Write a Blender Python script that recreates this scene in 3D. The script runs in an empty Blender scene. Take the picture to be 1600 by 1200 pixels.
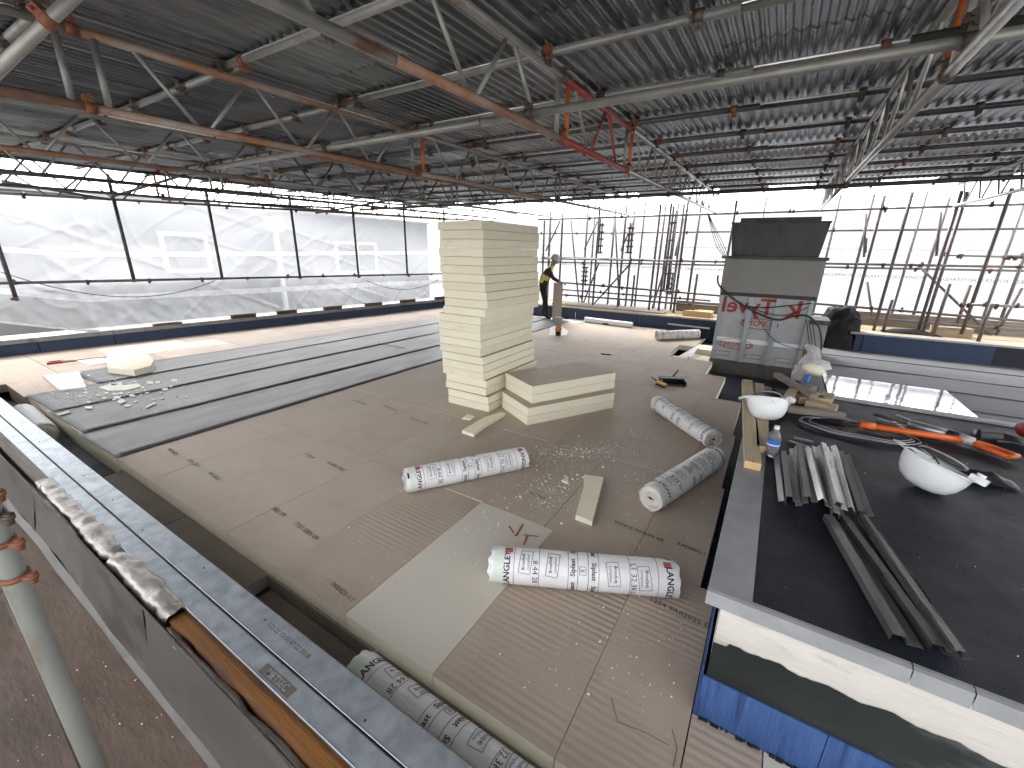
import bpy, math, random
from mathutils import Vector, Matrix, noise
R = math.radians
rnd = random.Random(7)
C = bpy.context.scene.collection
sc = bpy.context.scene
# ------------------------------------------------------------------ camera
PITCH, ROLL, YAW, FOC, H = R(17.75), R(1.0), R(31.5), 655.0, 1.8
fwd = Vector((-math.sin(YAW)*math.cos(PITCH), math.cos(YAW)*math.cos(PITCH), -math.sin(PITCH)))
rt0 = Vector((math.cos(YAW), math.sin(YAW), 0)); up0 = rt0.cross(fwd)
RT = rt0*math.cos(ROLL)+up0*math.sin(ROLL); UP = -rt0*math.sin(ROLL)+up0*math.cos(ROLL)
cam = bpy.data.objects.new('camera', bpy.data.cameras.new('camera')); C.objects.link(cam)
m = Matrix((RT, UP, -fwd)).transposed().to_4x4(); m.translation = Vector((0, 0, H)); cam.matrix_world = m
cam.data.sensor_width = 36; cam.data.lens = FOC/1600*36; cam.data.clip_start = .02; cam.data.clip_end = 800
sc.camera = cam
# ------------------------------------------------------------------ world, sun, exposure
w = bpy.data.worlds.new('World'); sc.world = w; w.use_nodes = True
nt = w.node_tree; nt.nodes.clear()
sky = nt.nodes.new('ShaderNodeTexSky'); sky.sky_type = 'NISHITA'; sky.sun_disc = False
sky.sun_elevation = R(48); sky.sun_rotation = R(-50); sky.dust_density = 4; sky.air_density = 1.2
hs = nt.nodes.new('ShaderNodeHueSaturation'); hs.inputs['Saturation'].default_value = .12
bg = nt.nodes.new('ShaderNodeBackground'); bg.inputs['Strength'].default_value = .13
wo = nt.nodes.new('ShaderNodeOutputWorld')
nt.links.new(sky.outputs[0], hs.inputs['Color']); nt.links.new(hs.outputs[0], bg.inputs['Color']); nt.links.new(bg.outputs[0], wo.inputs[0])
sd = bpy.data.lights.new('sun', 'SUN'); sd.energy = .6; sd.angle = R(25); sd.color = (1, .97, .93)
sun = bpy.data.objects.new('sun', sd); C.objects.link(sun)
sdir = Vector((math.sin(R(-50))*math.cos(R(48)), math.cos(R(-50))*math.cos(R(48)), math.sin(R(48))))
sun.rotation_euler = sdir.to_track_quat('Z', 'Y').to_euler()
sc.view_settings.view_transform = 'Standard'; sc.view_settings.look = 'None'
sc.view_settings.gamma = 1; sc.view_settings.use_curve_mapping = False
sc.view_settings.exposure = 3.07
cy = sc.cycles
cy.use_denoising = True; cy.max_bounces = 7; cy.diffuse_bounces = 4; cy.glossy_bounces = 3; cy.transmission_bounces = 5
cy.transparent_max_bounces = 8; cy.sample_clamp_indirect = 6; cy.caustics_reflective = False; cy.caustics_refractive = False
cy.use_adaptive_sampling = True; cy.adaptive_threshold = .02

# ------------------------------------------------------------------ measuring helpers (photo pixel -> point on a real plane)
def ray(u, v): return fwd*FOC + RT*(u-800) - UP*(v-600)
def A(u, v, z=0.):
    d = ray(u, v); t = (z-H)/d.z; return Vector((0, 0, H))+d*t
def AY(u, v, y):
    d = ray(u, v); return Vector((0, 0, H))+d*(y/d.y)
def AP(u, v, p, q):      # on the vertical plane through plan points p, q
    n = Vector((q[1]-p[1], p[0]-q[0], 0)); d = ray(u, v); o = Vector((0, 0, H))
    return o+d*((Vector((p[0], p[1], 0))-o).dot(n)/d.dot(n))
V = Vector
# ------------------------------------------------------------------ mesh builder
class MB:
    def __init__(s): s.v = []; s.f = []; s.sm = []
    def add(s, vs, fs, smooth=False):
        o = len(s.v); s.v += [tuple(p) for p in vs]; s.f += [tuple(i+o for i in f) for f in fs]; s.sm += [smooth]*len(fs); return s
    def box(s, a, b, M=None):
        x0, y0, z0 = a; x1, y1, z1 = b
        vs = [V(p) for p in ((x0,y0,z0),(x1,y0,z0),(x1,y1,z0),(x0,y1,z0),(x0,y0,z1),(x1,y0,z1),(x1,y1,z1),(x0,y1,z1))]
        if M: vs = [M@p for p in vs]
        return s.add(vs, [(0,3,2,1),(4,5,6,7),(0,1,5,4),(1,2,6,5),(2,3,7,6),(3,0,4,7)])
    def prism(s, pts, z0, z1, M=None):      # plan polygon extruded
        n = len(pts); vs = [V((p[0],p[1],z0)) for p in pts]+[V((p[0],p[1],z1)) for p in pts]
        if M: vs = [M@p for p in vs]
        return s.add(vs, [tuple(range(n))[::-1], tuple(range(n, 2*n))]+[(i,(i+1)%n,(i+1)%n+n,i+n) for i in range(n)])
    def tube(s, p, q, r, n=12, r2=None, caps=True):
        p = V(p); q = V(q); d = (q-p).normalized(); a = d.orthogonal().normalized(); b = d.cross(a); r2 = r if r2 is None else r2
        vs = []
        for c, rr in ((p, r), (q, r2)):
            vs += [c+a*(rr*math.cos(2*math.pi*i/n))+b*(rr*math.sin(2*math.pi*i/n)) for i in range(n)]
        s.add(vs, [(i,(i+1)%n,(i+1)%n+n,i+n) for i in range(n)], True)
        if caps: s.f += [tuple(len(s.v)-2*n+i for i in range(n))[::-1], tuple(len(s.v)-n+i for i in range(n))]; s.sm += [False]*2
        return s
    def path(s, pts, r, n=8):
        pts = [V(p) for p in pts]; k = len(pts); o = len(s.v); ref = V((0,0,1))
        rr = r if hasattr(r, '__len__') else [r]*k
        for i, p in enumerate(pts):
            d = (pts[min(i+1,k-1)]-pts[max(i-1,0)]).normalized(); a = d.cross(ref)
            if a.length < .1: a = d.cross(V((1,0,0)))
            a.normalize(); b = d.cross(a)
            s.v += [tuple(p+a*(rr[i]*math.cos(2*math.pi*j/n))+b*(rr[i]*math.sin(2*math.pi*j/n))) for j in range(n)]
        for i in range(k-1):
            for j in range(n): s.f.append((o+i*n+j, o+i*n+(j+1)%n, o+(i+1)*n+(j+1)%n, o+(i+1)*n+j)); s.sm.append(True)
        s.f += [tuple(o+j for j in range(n)), tuple(o+(k-1)*n+j for j in range(n))]; s.sm += [False]*2
        return s
    def lathe(s, prof, n=24, M=None, sx=1, sy=1):    # profile (r, z)
        vs = []
        for r, z in prof: vs += [V((r*sx*math.cos(2*math.pi*i/n), r*sy*math.sin(2*math.pi*i/n), z)) for i in range(n)]
        if M: vs = [M@p for p in vs]
        return s.add(vs, [(k*n+i, k*n+(i+1)%n, (k+1)*n+(i+1)%n, (k+1)*n+i) for k in range(len(prof)-1) for i in range(n)], True)
    def grid(s, fn, nu, nv, smooth=True):
        vs = [fn(i/nu, j/nv) for j in range(nv+1) for i in range(nu+1)]
        return s.add(vs, [(j*(nu+1)+i, j*(nu+1)+i+1, (j+1)*(nu+1)+i+1, (j+1)*(nu+1)+i) for j in range(nv) for i in range(nu)], smooth)
    def mesh(s, name, mat=None):
        me = bpy.data.meshes.new(name); me.from_pydata(s.v, [], s.f); me.polygons.foreach_set('use_smooth', s.sm); me.update()
        if mat: me.materials.append(mat)
        return me
    def build(s, name, mat, parent=None, **k): return ob(name, s.mesh(name, mat), parent, **k)
def ob(name, me, parent=None, loc=None, rot=None, label=None, cat=None, group=None, kind=None, M=None):
    o = bpy.data.objects.new(name, me); C.objects.link(o)
    if parent: o.parent = parent
    if loc is not None: o.location = loc
    if rot is not None: o.rotation_euler = rot
    if M is not None: o.matrix_world = M
    if label: o['label'] = label
    if cat: o['category'] = cat
    if group: o['group'] = group
    if kind: o['kind'] = kind
    return o
def thing(name, label, cat, loc=(0,0,0), rot=(0,0,0), group=None, M=None):
    return ob(name, None, None, loc, rot, label, cat, group, M=M)
def struct(name, me=None): return ob(name, me, kind='structure')

# ------------------------------------------------------------------ materials
def srgb(h):
    return tuple(((c/255)/12.92 if c <= 10 else ((c/255+.055)/1.055)**2.4) for c in h)
def pm(name, c1, c2=None, scale=6., rough=.6, metal=0., bump=.0, bscale=60., stretch=(1,1,1), rand=.0, c3=None, c3scale=2., c3lo=.55, c3hi=.65,
       rough2=None, spec=.5, wave=None, trans=None, detail=5.):
    mt = bpy.data.materials.new(name); mt.use_nodes = True; t = mt.node_tree; n = t.nodes; L = t.links.new
    p = n['Principled BSDF']; out = n['Material Output']
    tc = n.new('ShaderNodeTexCoord'); oi = n.new('ShaderNodeObjectInfo')
    off = n.new('ShaderNodeVectorMath'); off.operation = 'MULTIPLY_ADD'
    cmb = n.new('ShaderNodeCombineXYZ'); mul = n.new('ShaderNodeMath'); mul.operation = 'MULTIPLY'; mul.inputs[1].default_value = 37.
    L(oi.outputs['Random'], mul.inputs[0]); L(mul.outputs[0], cmb.inputs[0]); L(mul.outputs[0], cmb.inputs[1])
    off.inputs[1].default_value = stretch; L(tc.outputs['Object'], off.inputs[0]); L(cmb.outputs[0], off.inputs[2])
    def noi(sc_, det=detail, r=.55):
        x = n.new('ShaderNodeTexNoise'); x.inputs['Scale'].default_value = sc_; x.inputs['Detail'].default_value = det
        x.inputs['Roughness'].default_value = r; L(off.outputs[0], x.inputs['Vector']); return x.outputs['Fac']
    def ramp(s, lo, hi):
        x = n.new('ShaderNodeMapRange'); x.inputs['From Min'].default_value = lo; x.inputs['From Max'].default_value = hi; L(s, x.inputs['Value']); return x.outputs[0]
    def mix(f, a, b):
        x = n.new('ShaderNodeMix'); x.data_type = 'RGBA'
        if f is not None: L(f, x.inputs[0])
        for s_, i in ((a, 6), (b, 7)):
            if isinstance(s_, tuple): x.inputs[i].default_value = (*s_, 1)
            else: L(s_, x.inputs[i])
        return x.outputs[2]
    col = mix(ramp(noi(scale), .3, .7), c1, c2 or c1)
    if c3:
        f3 = ramp(noi(c3scale, 6., .65), c3lo, c3hi); col = mix(f3, col, c3)
        if metal > 0 and rough2 is not None:
            mr = n.new('ShaderNodeMapRange'); L(f3, mr.inputs['Value']); mr.inputs['To Min'].default_value = metal; mr.inputs['To Max'].default_value = 0.; L(mr.outputs[0], p.inputs['Metallic'])
    if rand:
        h = n.new('ShaderNodeHueSaturation'); mr = n.new('ShaderNodeMapRange'); L(oi.outputs['Random'], mr.inputs['Value'])
        mr.inputs['To Min'].default_value = 1-rand; mr.inputs['To Max'].default_value = 1+rand
        L(mr.outputs[0], h.inputs['Value']); L(col, h.inputs['Color']); col = h.outputs[0]
    L(col, p.inputs['Base Color']); p.inputs['Specular IOR Level'].default_value = spec
    if not p.inputs['Metallic'].is_linked: p.inputs['Metallic'].default_value = metal
    mr = n.new('ShaderNodeMapRange'); L(noi(scale*2.3), mr.inputs['Value']); mr.inputs['From Min'].default_value = .3; mr.inputs['From Max'].default_value = .7
    mr.inputs['To Min'].default_value = rough*.85; mr.inputs['To Max'].default_value = min(1, rough*1.15); L(mr.outputs[0], p.inputs['Roughness'])
    if bump or wave:
        b = n.new('ShaderNodeBump'); b.inputs['Strength'].default_value = 1.; b.inputs['Distance'].default_value = bump or .001; hgt = noi(bscale, 4.)
        if wave:      # (axis vector scale, amount)
            wv = n.new('ShaderNodeTexWave'); wv.bands_direction = wave[0]; wv.inputs['Scale'].default_value = wave[1]; wv.inputs['Distortion'].default_value = wave[3]
            wv.inputs['Detail Scale'].default_value = .8; L(off.outputs[0], wv.inputs['Vector'])
            ms = n.new('ShaderNodeMath'); ms.operation = 'MULTIPLY'; L(wv.outputs['Fac'], ms.inputs[0]); L(ramp(noi(1.3, 2.), .4, .62), ms.inputs[1])
            m2 = n.new('ShaderNodeMath'); m2.operation = 'MULTIPLY_ADD'; L(ms.outputs[0], m2.inputs[0]); m2.inputs[1].default_value = wave[2]; L(hgt, m2.inputs[2]); hgt = m2.outputs[0]
        L(hgt, b.inputs['Height']); L(b.outputs[0], p.inputs['Normal'])
    if trans:     # (transparent share, translucent share)
        tr = n.new('ShaderNodeBsdfTransparent'); tl = n.new('ShaderNodeBsdfTranslucent'); L(col, tl.inputs[0])
        a = n.new('ShaderNodeMixShader'); a.inputs[0].default_value = trans[1]; L(p.outputs[0], a.inputs[1]); L(tl.outputs[0], a.inputs[2])
        b2 = n.new('ShaderNodeMixShader'); b2.inputs[0].default_value = trans[0]; L(a.outputs[0], b2.inputs[1]); L(tr.outputs[0], b2.inputs[2])
        L(b2.outputs[0], out.inputs[0])
    return mt
M = {}
M['board'] = pm('board_facing', (.4,.322,.255), (.435,.355,.288), 3, .62, bump=.0008, bscale=120, rand=.022, c3=(.43,.365,.3), c3scale=1.2, c3lo=.5, c3hi=.75)
M['board_rib'] = pm('board_facing_ribbed', (.385,.302,.238), (.415,.33,.264), 3, .6, bump=.001, bscale=120, rand=.02, wave=('Y', 8.5, 3.2, 1.3), c3=(.42,.35,.29), c3scale=1.5, c3lo=.5, c3hi=.75)
M['board_pale'] = pm('board_facing_pale', (.56,.51,.43), (.585,.535,.455), 3, .6, bump=.0006, bscale=120)
M['board_pink'] = pm('board_facing_pink', (.41,.325,.262), (.46,.37,.3), 2, .6, bump=.0006, bscale=90, rand=.08)
M['foam'] = pm('foam', (.8,.73,.56), (.85,.79,.64), 5, .85, bump=.0015, bscale=140, stretch=(1,1,3), rand=.05, c3=(.7,.62,.45), c3scale=3, c3lo=.62, c3hi=.8)
M['crumb'] = pm('crumb', (.85,.83,.72), (.9,.88,.8), 5, .9)
M['felt'] = pm('grey_felt', (.052,.052,.058), (.08,.079,.084), 4, .4, bump=.0012, bscale=200, stretch=(1,.15,1), rand=.1, c3=(.12,.115,.11), c3scale=2.2, c3lo=.5, c3hi=.85, spec=.7)
M['felt2'] = pm('light_grey_felt', (.085,.088,.095), (.115,.12,.127), 3, .75, bump=.002, bscale=120, stretch=(.15,1,1), rand=.05)
M['blue'] = pm('blue_felt', (.007,.02,.055), (.013,.033,.085), 9, .55, bump=.002, bscale=70, stretch=(6,6,.4), rand=.12)
M['blue2'] = pm('bright_blue_felt', (.03,.075,.22), (.055,.12,.31), 14, .5, bump=.003, bscale=60, stretch=(6,6,.3), c3=(.02,.05,.15), c3scale=5)
M['deck'] = pm('dark_deck_felt', (.012,.02,.035), (.03,.035,.045), 4, .6, bump=.003, bscale=60)
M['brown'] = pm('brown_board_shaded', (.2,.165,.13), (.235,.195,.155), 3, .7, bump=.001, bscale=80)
M['plinth_top'] = pm('plinth_felt', (.006,.0075,.014), (.012,.014,.024), 3, .55, bump=.003, bscale=120, c3=(.035,.031,.028), c3scale=2.4, c3lo=.54, c3hi=.8, spec=.35)
M['lead'] = pm('lead_flashing', (.27,.275,.285), (.34,.345,.35), 7, .5, metal=.25, bump=.0015, bscale=30, rand=.05, c3=(.2,.2,.2), c3scale=5, c3lo=.6, c3hi=.8)
M['lead_mid'] = pm('grey_coping', (.17,.17,.165), (.22,.22,.21), 5, .6, bump=.001, bscale=30, c3=(.12,.115,.11), c3scale=3)
M['galv'] = pm('galvanised', (.34,.38,.42), (.55,.6,.65), 16, .38, metal=.75, bump=.0006, bscale=160, c3=(.62,.66,.7), c3scale=7, c3lo=.5, c3hi=.75, detail=8)
M['flash'] = pm('grey_flashing', (.065,.059,.053), (.092,.083,.075), 2.5, .5, metal=.1, bump=.001, bscale=40, stretch=(.4,1,1), rand=.12, c3=(.045,.038,.033), c3scale=4)
M['foil'] = pm('dusty_foil', (.3,.275,.25), (.42,.39,.36), 6, .38, metal=.55, bump=.004, bscale=22, c3=(.13,.1,.075), c3scale=5, c3lo=.5, c3hi=.7)
M['timber_o'] = pm('orange_timber', (.16,.056,.008), (.22,.088,.014), 5, .7, bump=.002, bscale=50, stretch=(.3,3,3), c3=(.08,.04,.02), c3scale=6)
M['timber'] = pm('timber', (.38,.295,.19), (.47,.38,.26), 5, .75, bump=.002, bscale=50, stretch=(.5,6,6), rand=.15, c3=(.22,.17,.12), c3scale=4)
M['timber_end'] = pm('cut_timber', (.62,.4,.2), (.7,.48,.26), 14, .8)
M['timber_grey'] = pm('grey_timber', (.17,.145,.12), (.27,.23,.195), 5, .8, bump=.003, bscale=40, stretch=(.5,5,5), rand=.15)
M['scaffdeck'] = pm('muddy_scaffold_board', (.085,.056,.04), (.14,.096,.072), 2.2, .85, bump=.006, bscale=22, stretch=(.4,1,1), c3=(.055,.037,.028), c3scale=1.9, c3lo=.5, c3hi=.68)
M['tube'] = pm('grey_tube', (.2,.195,.185), (.3,.29,.27), 6, .45, metal=.35, bump=.0006, bscale=90, rand=.2, stretch=(1,1,1), c3=(.16,.07,.03), c3scale=1.3, c3lo=.6, c3hi=.68, rough2=1)
M['tube_dark'] = pm('dark_tube', (.055,.05,.047), (.095,.085,.08), 6, .5, metal=.4, bump=.0005, bscale=90, rand=.25, c3=(.1,.04,.02), c3scale=1.5, c3lo=.6, c3hi=.66, rough2=1)
M['tube_far'] = pm('far_tube', (.12,.1,.1), (.17,.145,.14), 6, .55, metal=.2, rand=.3)
M['tube_pale'] = pm('pale_tube', (.36,.35,.33), (.5,.48,.46), 6, .35, metal=.6, bump=.0005, bscale=90, rand=.1, c3=(.22,.14,.1), c3scale=2, c3lo=.6, c3hi=.7, rough2=1)
M['rust'] = pm('rusty_tube', (.2,.085,.04), (.27,.13,.065), 4, .6, metal=.1, bump=.001, bscale=90, c3=(.27,.225,.19), c3scale=2.2, c3lo=.44, c3hi=.6)
M['orange_p'] = pm('orange_paint', (.5,.12,.025), (.42,.11,.03), 5, .55, c3=(.25,.14,.09), c3scale=6, c3lo=.58, c3hi=.66)
M['red_p'] = pm('red_paint', (.24,.03,.025), (.3,.05,.04), 5, .55, c3=(.25,.18,.15), c3scale=6, c3lo=.58, c3hi=.66)
M['green_tube'] = pm('green_grey_tube', (.25,.27,.25), (.33,.345,.32), 5, .5, metal=.2, bump=.0008, bscale=60, stretch=(1,1,.4), c3=(.2,.16,.12), c3scale=3, c3lo=.6, c3hi=.7)
M['coupler'] = pm('coupler', (.06,.045,.04), (.11,.08,.06), 20, .6, metal=.4, bump=.001, bscale=80, rand=.3)
M['coupler_r'] = pm('rusty_coupler', (.23,.085,.04), (.15,.06,.03), 30, .7, metal=.2, bump=.002, bscale=80)
M['roof'] = pm('corrugated_steel', (.085,.095,.11), (.2,.215,.235), 3, .3, metal=.85, bump=.001, bscale=30, stretch=(3,.25,1), rand=.3, c3=(.3,.31,.33), c3scale=2, c3lo=.5, c3hi=.8)
M['roof_r'] = pm('rusty_corrugated_steel', (.16,.165,.18), (.24,.25,.27), 3, .45, metal=.6, stretch=(1,.5,1), c3=(.17,.085,.05), c3scale=1.6, c3lo=.54, c3hi=.62, rough2=1, rand=.2)
M['net'] = pm('white_sheeting', (.335,.342,.355), (.31,.32,.333), 1.6, .5, bump=.006, bscale=5, trans=(.3,.62), stretch=(.5,.5,1))
M['net2'] = pm('printed_sheeting', (.25,.256,.268), (.22,.227,.242), .9, .5, bump=.006, bscale=3, trans=(.03,.8))
M['band'] = pm('sheeting_band', (.8,.81,.82), (.6,.61,.63), 9, .5, trans=(.08,.7), bump=.003, bscale=20)
M['ink'] = pm('grey_ink', (.035,.04,.05), (.045,.05,.06), 9, .7)
M['black_ink'] = pm('black_ink', (.012,.012,.014), (.02,.02,.02), 9, .6)
M['stamp'] = pm('faded_ink', (.06,.05,.045), (.12,.1,.085), 90, .8)
M['red_ink'] = pm('red_ink', (.42,.04,.035), (.36,.03,.03), 9, .6)
M['film'] = pm('white_film', (.74,.745,.75), (.8,.8,.805), 5, .42, bump=.0035, bscale=28, stretch=(.7,1.4,1), c3=(.6,.6,.58), c3scale=4, c3lo=.6, c3hi=.8, rand=.04)
M['film_g'] = pm('greenish_film', (.6,.66,.58), (.66,.71,.64), 5, .45, bump=.002, bscale=30)
M['roll_end'] = pm('roll_end', (.55,.5,.43), (.7,.66,.6), 12, .6, bump=.004, bscale=30, c3=(.3,.26,.22), c3scale=9, c3lo=.6, c3hi=.7)
M['black'] = pm('black_plastic', (.012,.012,.013), (.02,.02,.022), 6, .45, rand=.2)
M['void'] = pm('seam_hollow_black', (.01,.01,.01), None, 5, .9)  # near-black for seams and frames, also shade painted into hollow ends
M['white_p'] = pm('white_plastic', (.78,.79,.8), (.72,.73,.74), 5, .3, c3=(.45,.42,.38), c3scale=9, c3lo=.66, c3hi=.74)
M['orange_h'] = pm('orange_handle', (.85,.14,.015), (.7,.11,.015), 7, .4, c3=(.3,.08,.03), c3scale=14, c3lo=.62, c3hi=.68)
M['yellow'] = pm('yellow_plastic', (.75,.42,.02), (.6,.33,.03), 9, .5)
M['steel_dark'] = pm('dark_worn_steel', (.2,.195,.19), (.36,.35,.34), 5, .34, metal=.85, bump=.0003, bscale=60, stretch=(.6,3,3), rand=.3, c3=(.05,.045,.04), c3scale=5, c3lo=.55, c3hi=.7)
M['steel'] = pm('worn_steel', (.35,.35,.345), (.62,.61,.6), 5, .42, metal=.85, bump=.0003, bscale=60, stretch=(.6,3,3), rand=.45, c3=(.06,.05,.045), c3scale=5, c3lo=.6, c3hi=.72)
M['render_w'] = pm('cream_render', (.47,.435,.39), (.6,.565,.52), 4, .8, bump=.004, bscale=25, stretch=(.5,1,1.6), c3=(.27,.245,.21), c3scale=5.5, c3lo=.56, c3hi=.74)
M['bitumen'] = pm('bitumen', (.01,.014,.013), (.028,.034,.032), 3, .42, bump=.006, bscale=14, stretch=(.5,1,1), c3=(.13,.15,.15), c3scale=3.4, c3lo=.52, c3hi=.78)
M['tyvek'] = pm('silver_membrane', (.34,.34,.345), (.42,.42,.425), 4, .4, metal=.3, bump=.004, bscale=9)
M['grey_panel'] = pm('grey_board', (.26,.245,.23), (.3,.285,.27), 3, .6)
M['lead_d'] = pm('dark_lead', (.045,.055,.05), (.075,.085,.078), 5, .55, stretch=(1,1,.4), c3=(.02,.025,.023), c3scale=3, c3lo=.5, c3hi=.65, bump=.003, bscale=20)
M['stud'] = pm('steel_stud', (.3,.33,.36), (.36,.39,.42), 6, .4, metal=.7)
M['brick'] = pm('dark_masonry', (.05,.045,.04), (.09,.08,.07), 9, .8, bump=.006, bscale=20)
M['bag'] = pm('black_bag', (.005,.005,.006), (.008,.008,.009), 5, .6, spec=.2, bump=.004, bscale=9)
M['wall_b'] = pm('pale_cladding', (.15,.157,.165), (.18,.187,.195), 2, .8)
M['glass_d'] = pm('window_glass', (.06,.07,.085), None, 2, .08)
M['plastic_clear'] = pm('clear_wrap', (.6,.58,.6), (.7,.68,.7), 9, .2, bump=.01, bscale=25, trans=(.35,.3))
M['mirror'] = pm('rooflight_glass', (.82,.84,.86), (.78,.8,.82), 2, .04, metal=.95, bump=.0006, bscale=5, stretch=(3,1,1))
M['skin'] = pm('skin', (.35,.2,.14), None, 5, .6)
M['maroon'] = pm('maroon_jacket', (.05,.012,.018), (.07,.02,.025), 9, .9)
M['trouser'] = pm('black_trousers', (.012,.012,.016), (.02,.02,.024), 9, .9)
M['hivis'] = pm('hi_vis', (.65,.75,.12), (.7,.8,.2), 9, .7)
M['hat_g'] = pm('grey_hat', (.45,.45,.44), (.5,.5,.5), 5, .4)
M['label_b'] = pm('blue_label', (.02,.12,.55), (.03,.16,.6), 6, .35)
M['ground'] = pm('pale_concrete', (.3,.3,.29), (.36,.36,.35), .5, .9)  # concrete ground, colour lightened to bounce daylight onto the lower sheeting
M['red_tool'] = pm('red_plastic', (.35,.02,.02), (.28,.02,.02), 9, .4)
M['brown_dirt'] = pm('rusty_flakes', (.16,.07,.04), (.1,.05,.03), 9, .9)
mw = bpy.data.materials.new('water_bottle_plastic'); mw.use_nodes = True
pw = mw.node_tree.nodes['Principled BSDF']; pw.inputs['Base Color'].default_value = (.86,.9,.93,1); pw.inputs['Roughness'].default_value = .06
pw.inputs['Transmission Weight'].default_value = .85; pw.inputs['IOR'].default_value = 1.2; M['bottle'] = mw
# ------------------------------------------------------------------ lettering
_tc = {}
def text(s, size, bold=0.):
    k = (s, size, bold)
    if k in _tc: return _tc[k]
    cu = bpy.data.curves.new('t', 'FONT'); cu.body = s; cu.size = size; cu.offset = bold*size; cu.resolution_u = 2; cu.align_x = 'CENTER'; cu.align_y = 'CENTER'
    o = bpy.data.objects.new('t', cu); C.objects.link(o); bpy.context.view_layer.update()
    me = o.to_mesh(); me.calc_loop_triangles()
    vs = [tuple(v.co) for v in me.vertices]; fs = [tuple(t.vertices) for t in me.loop_triangles]
    o.to_mesh_clear(); bpy.data.objects.remove(o); bpy.data.curves.remove(cu)
    _tc[k] = (vs, fs); return _tc[k]
def flat_text(name, s, size, mat, M_, parent=None, bold=.0, mirror=False):
    vs, fs = text(s, size, bold); b = MB()
    b.add([M_@V((-x if mirror else x, y, 0)) for x, y, z in vs], fs); return b.build(name, mat, parent)
def floorM(p, ang, z): return Matrix.Translation((p[0], p[1], z))@Matrix.Rotation(ang, 4, 'Z')

#================================================================== SETTING
g = MB().box((-300,-300,-8.2),(300,300,-8)).build('ground', M['ground'], kind='structure')
# roof the work stands on
roofbase = struct('flat_roof')
MB().box((-12.6,.44,-.3),(9.5,11.6,-.2)).build('deck', M['deck'], roofbase)
MB().box((-12.4,.5,-8),(9.4,11.5,-.302)).build('building_body', M['wall_b'], roofbase)
# insulation floor: rows 1.2 m long, columns 0.6 m wide
floor = struct('insulation_floor')
rows = [(1.0,2.2,.005,0.),(2.2,3.42,-.075,-.07),(3.42,4.62,-.1,.02),(4.62,5.79,-.13,-.19),(5.79,6.96,-.43,.05),(6.96,7.87,-.73,-.1),(7.87,9.0,-1.5,.1),(9.0,10.2,-1.2,-.05),(10.2,10.72,-1.2,.1)]
def board(x0, x1, y0, y1, mat, dz=0., par=floor, foam_t=.1):
    b = MB().box((x0+.002, y0+.002, dz-foam_t), (x1-.002, y1-.002, dz-.002)); o = b.build('insulation_board', M['foam'], par)
    t = MB().box((x0+.0015, y0+.0015, dz-.0018), (x1-.0015, y1-.0015, dz)); t.build('facing', mat, o); return o
boards = {}
for k, (y0, y1, xr, offx) in enumerate(rows):
    xs = [-1.0+.6*i+offx for i in range(-7, 5)]
    xs = [x for x in xs if -4.62 < x < xr-.08]; xs = [-4.66]+xs+[xr]
    if xs[1]+4.66 < .12: xs.pop(1)
    for i in range(len(xs)-1):
        mt = 'board_rib' if (k == 0 and xs[i] > -2.3) or (k == 3 and xs[i] > -1.3) else 'board'
        if k == 0 and abs(xs[i]+1.6) < .05: mt = 'board_pale'
        o = board(xs[i], xs[i+1], y0, y1, M[mt], rnd.uniform(-.0015, .0015)); boards[(k, i)] = o
# second layer seen at the step and below
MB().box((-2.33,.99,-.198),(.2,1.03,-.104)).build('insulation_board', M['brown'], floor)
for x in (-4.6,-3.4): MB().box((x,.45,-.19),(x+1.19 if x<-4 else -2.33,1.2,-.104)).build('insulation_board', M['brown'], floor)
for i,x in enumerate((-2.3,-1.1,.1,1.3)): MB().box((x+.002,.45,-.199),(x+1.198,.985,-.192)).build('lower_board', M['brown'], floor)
# lower layer right of the steps near the chimney
for a, b_ in (((-1.5,7.9,-.2),(-1.22,8.45,-.11)),((-1.2,8.3,-.2),(-.8,9.4,-.12)),((-1.2,8.9,-.12),(-.8,9.4,-.02))): MB().box(a, b_).build('insulation_board', M['foam'], floor)
# boards in front of the blue plinth corner (pale board at the very bottom)
for x0, x1, mt in ((.007,.26,'board_rib'),(.262,.86,'board_pale'),(.862,1.5,'board')): board(x0, x1, 1.0, 1.45, M[mt])
# grey felt strips
felt = struct('felt_strips')
S = [(-4.66,-4.56),(-5.56,-5.22),(-6.55,-6.1),(-7.5,-6.98),(-8.42,-7.42)]
ys = [(.97,10.4),(.985,10.5),(.99,10.5),(1.6,10.5)]
def sx(i, y): return S[i][0]+(S[i][1]-S[i][0])*(y-1)/9
for i in range(4):
    y0, y1 = ys[i]; n = 90; b = MB(); z = .004+.003*i; rr = random.Random(i)
    def fn(u, v, i=i, y0=y0, y1=y1, z=z):
        y = y0+(y1-y0)*v; a = sx(i+1, y)-.04; c = sx(i, y)+(.012*noise.noise(V((y*2.3, i*5, 0))))
        x = a+(c-a)*u; lift = (.002 if u > .98 else 0)*abs(noise.noise(V((y*1.7, i*7, 3))))*2
        return V((x, y+(.03*u if v == 0 else 0), z+lift+.004*noise.noise(V((x*2, y*.7, i)))))
    b.grid(fn, 8, n)
    o = b.build('felt_strip', M['felt'], felt)
    sol = o.modifiers.new('s', 'SOLIDIFY'); sol.thickness = .004; sol.offset = -1
    # sealed lap edge
    lap = MB(); lap.path([V((sx(i, y)+.008*noise.noise(V((y*3, i, 1))), y, z+.005)) for y in [y0+.05+k*.1 for k in range(int((y1-y0-.1)/.1))]], [.0012+.0022*abs(noise.noise(V((k*.37, i, 2)))) for k in range(int((y1-y0-.1)/.1))], 5)
    lap.build('lap_edge', M['deck'], o)
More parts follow.
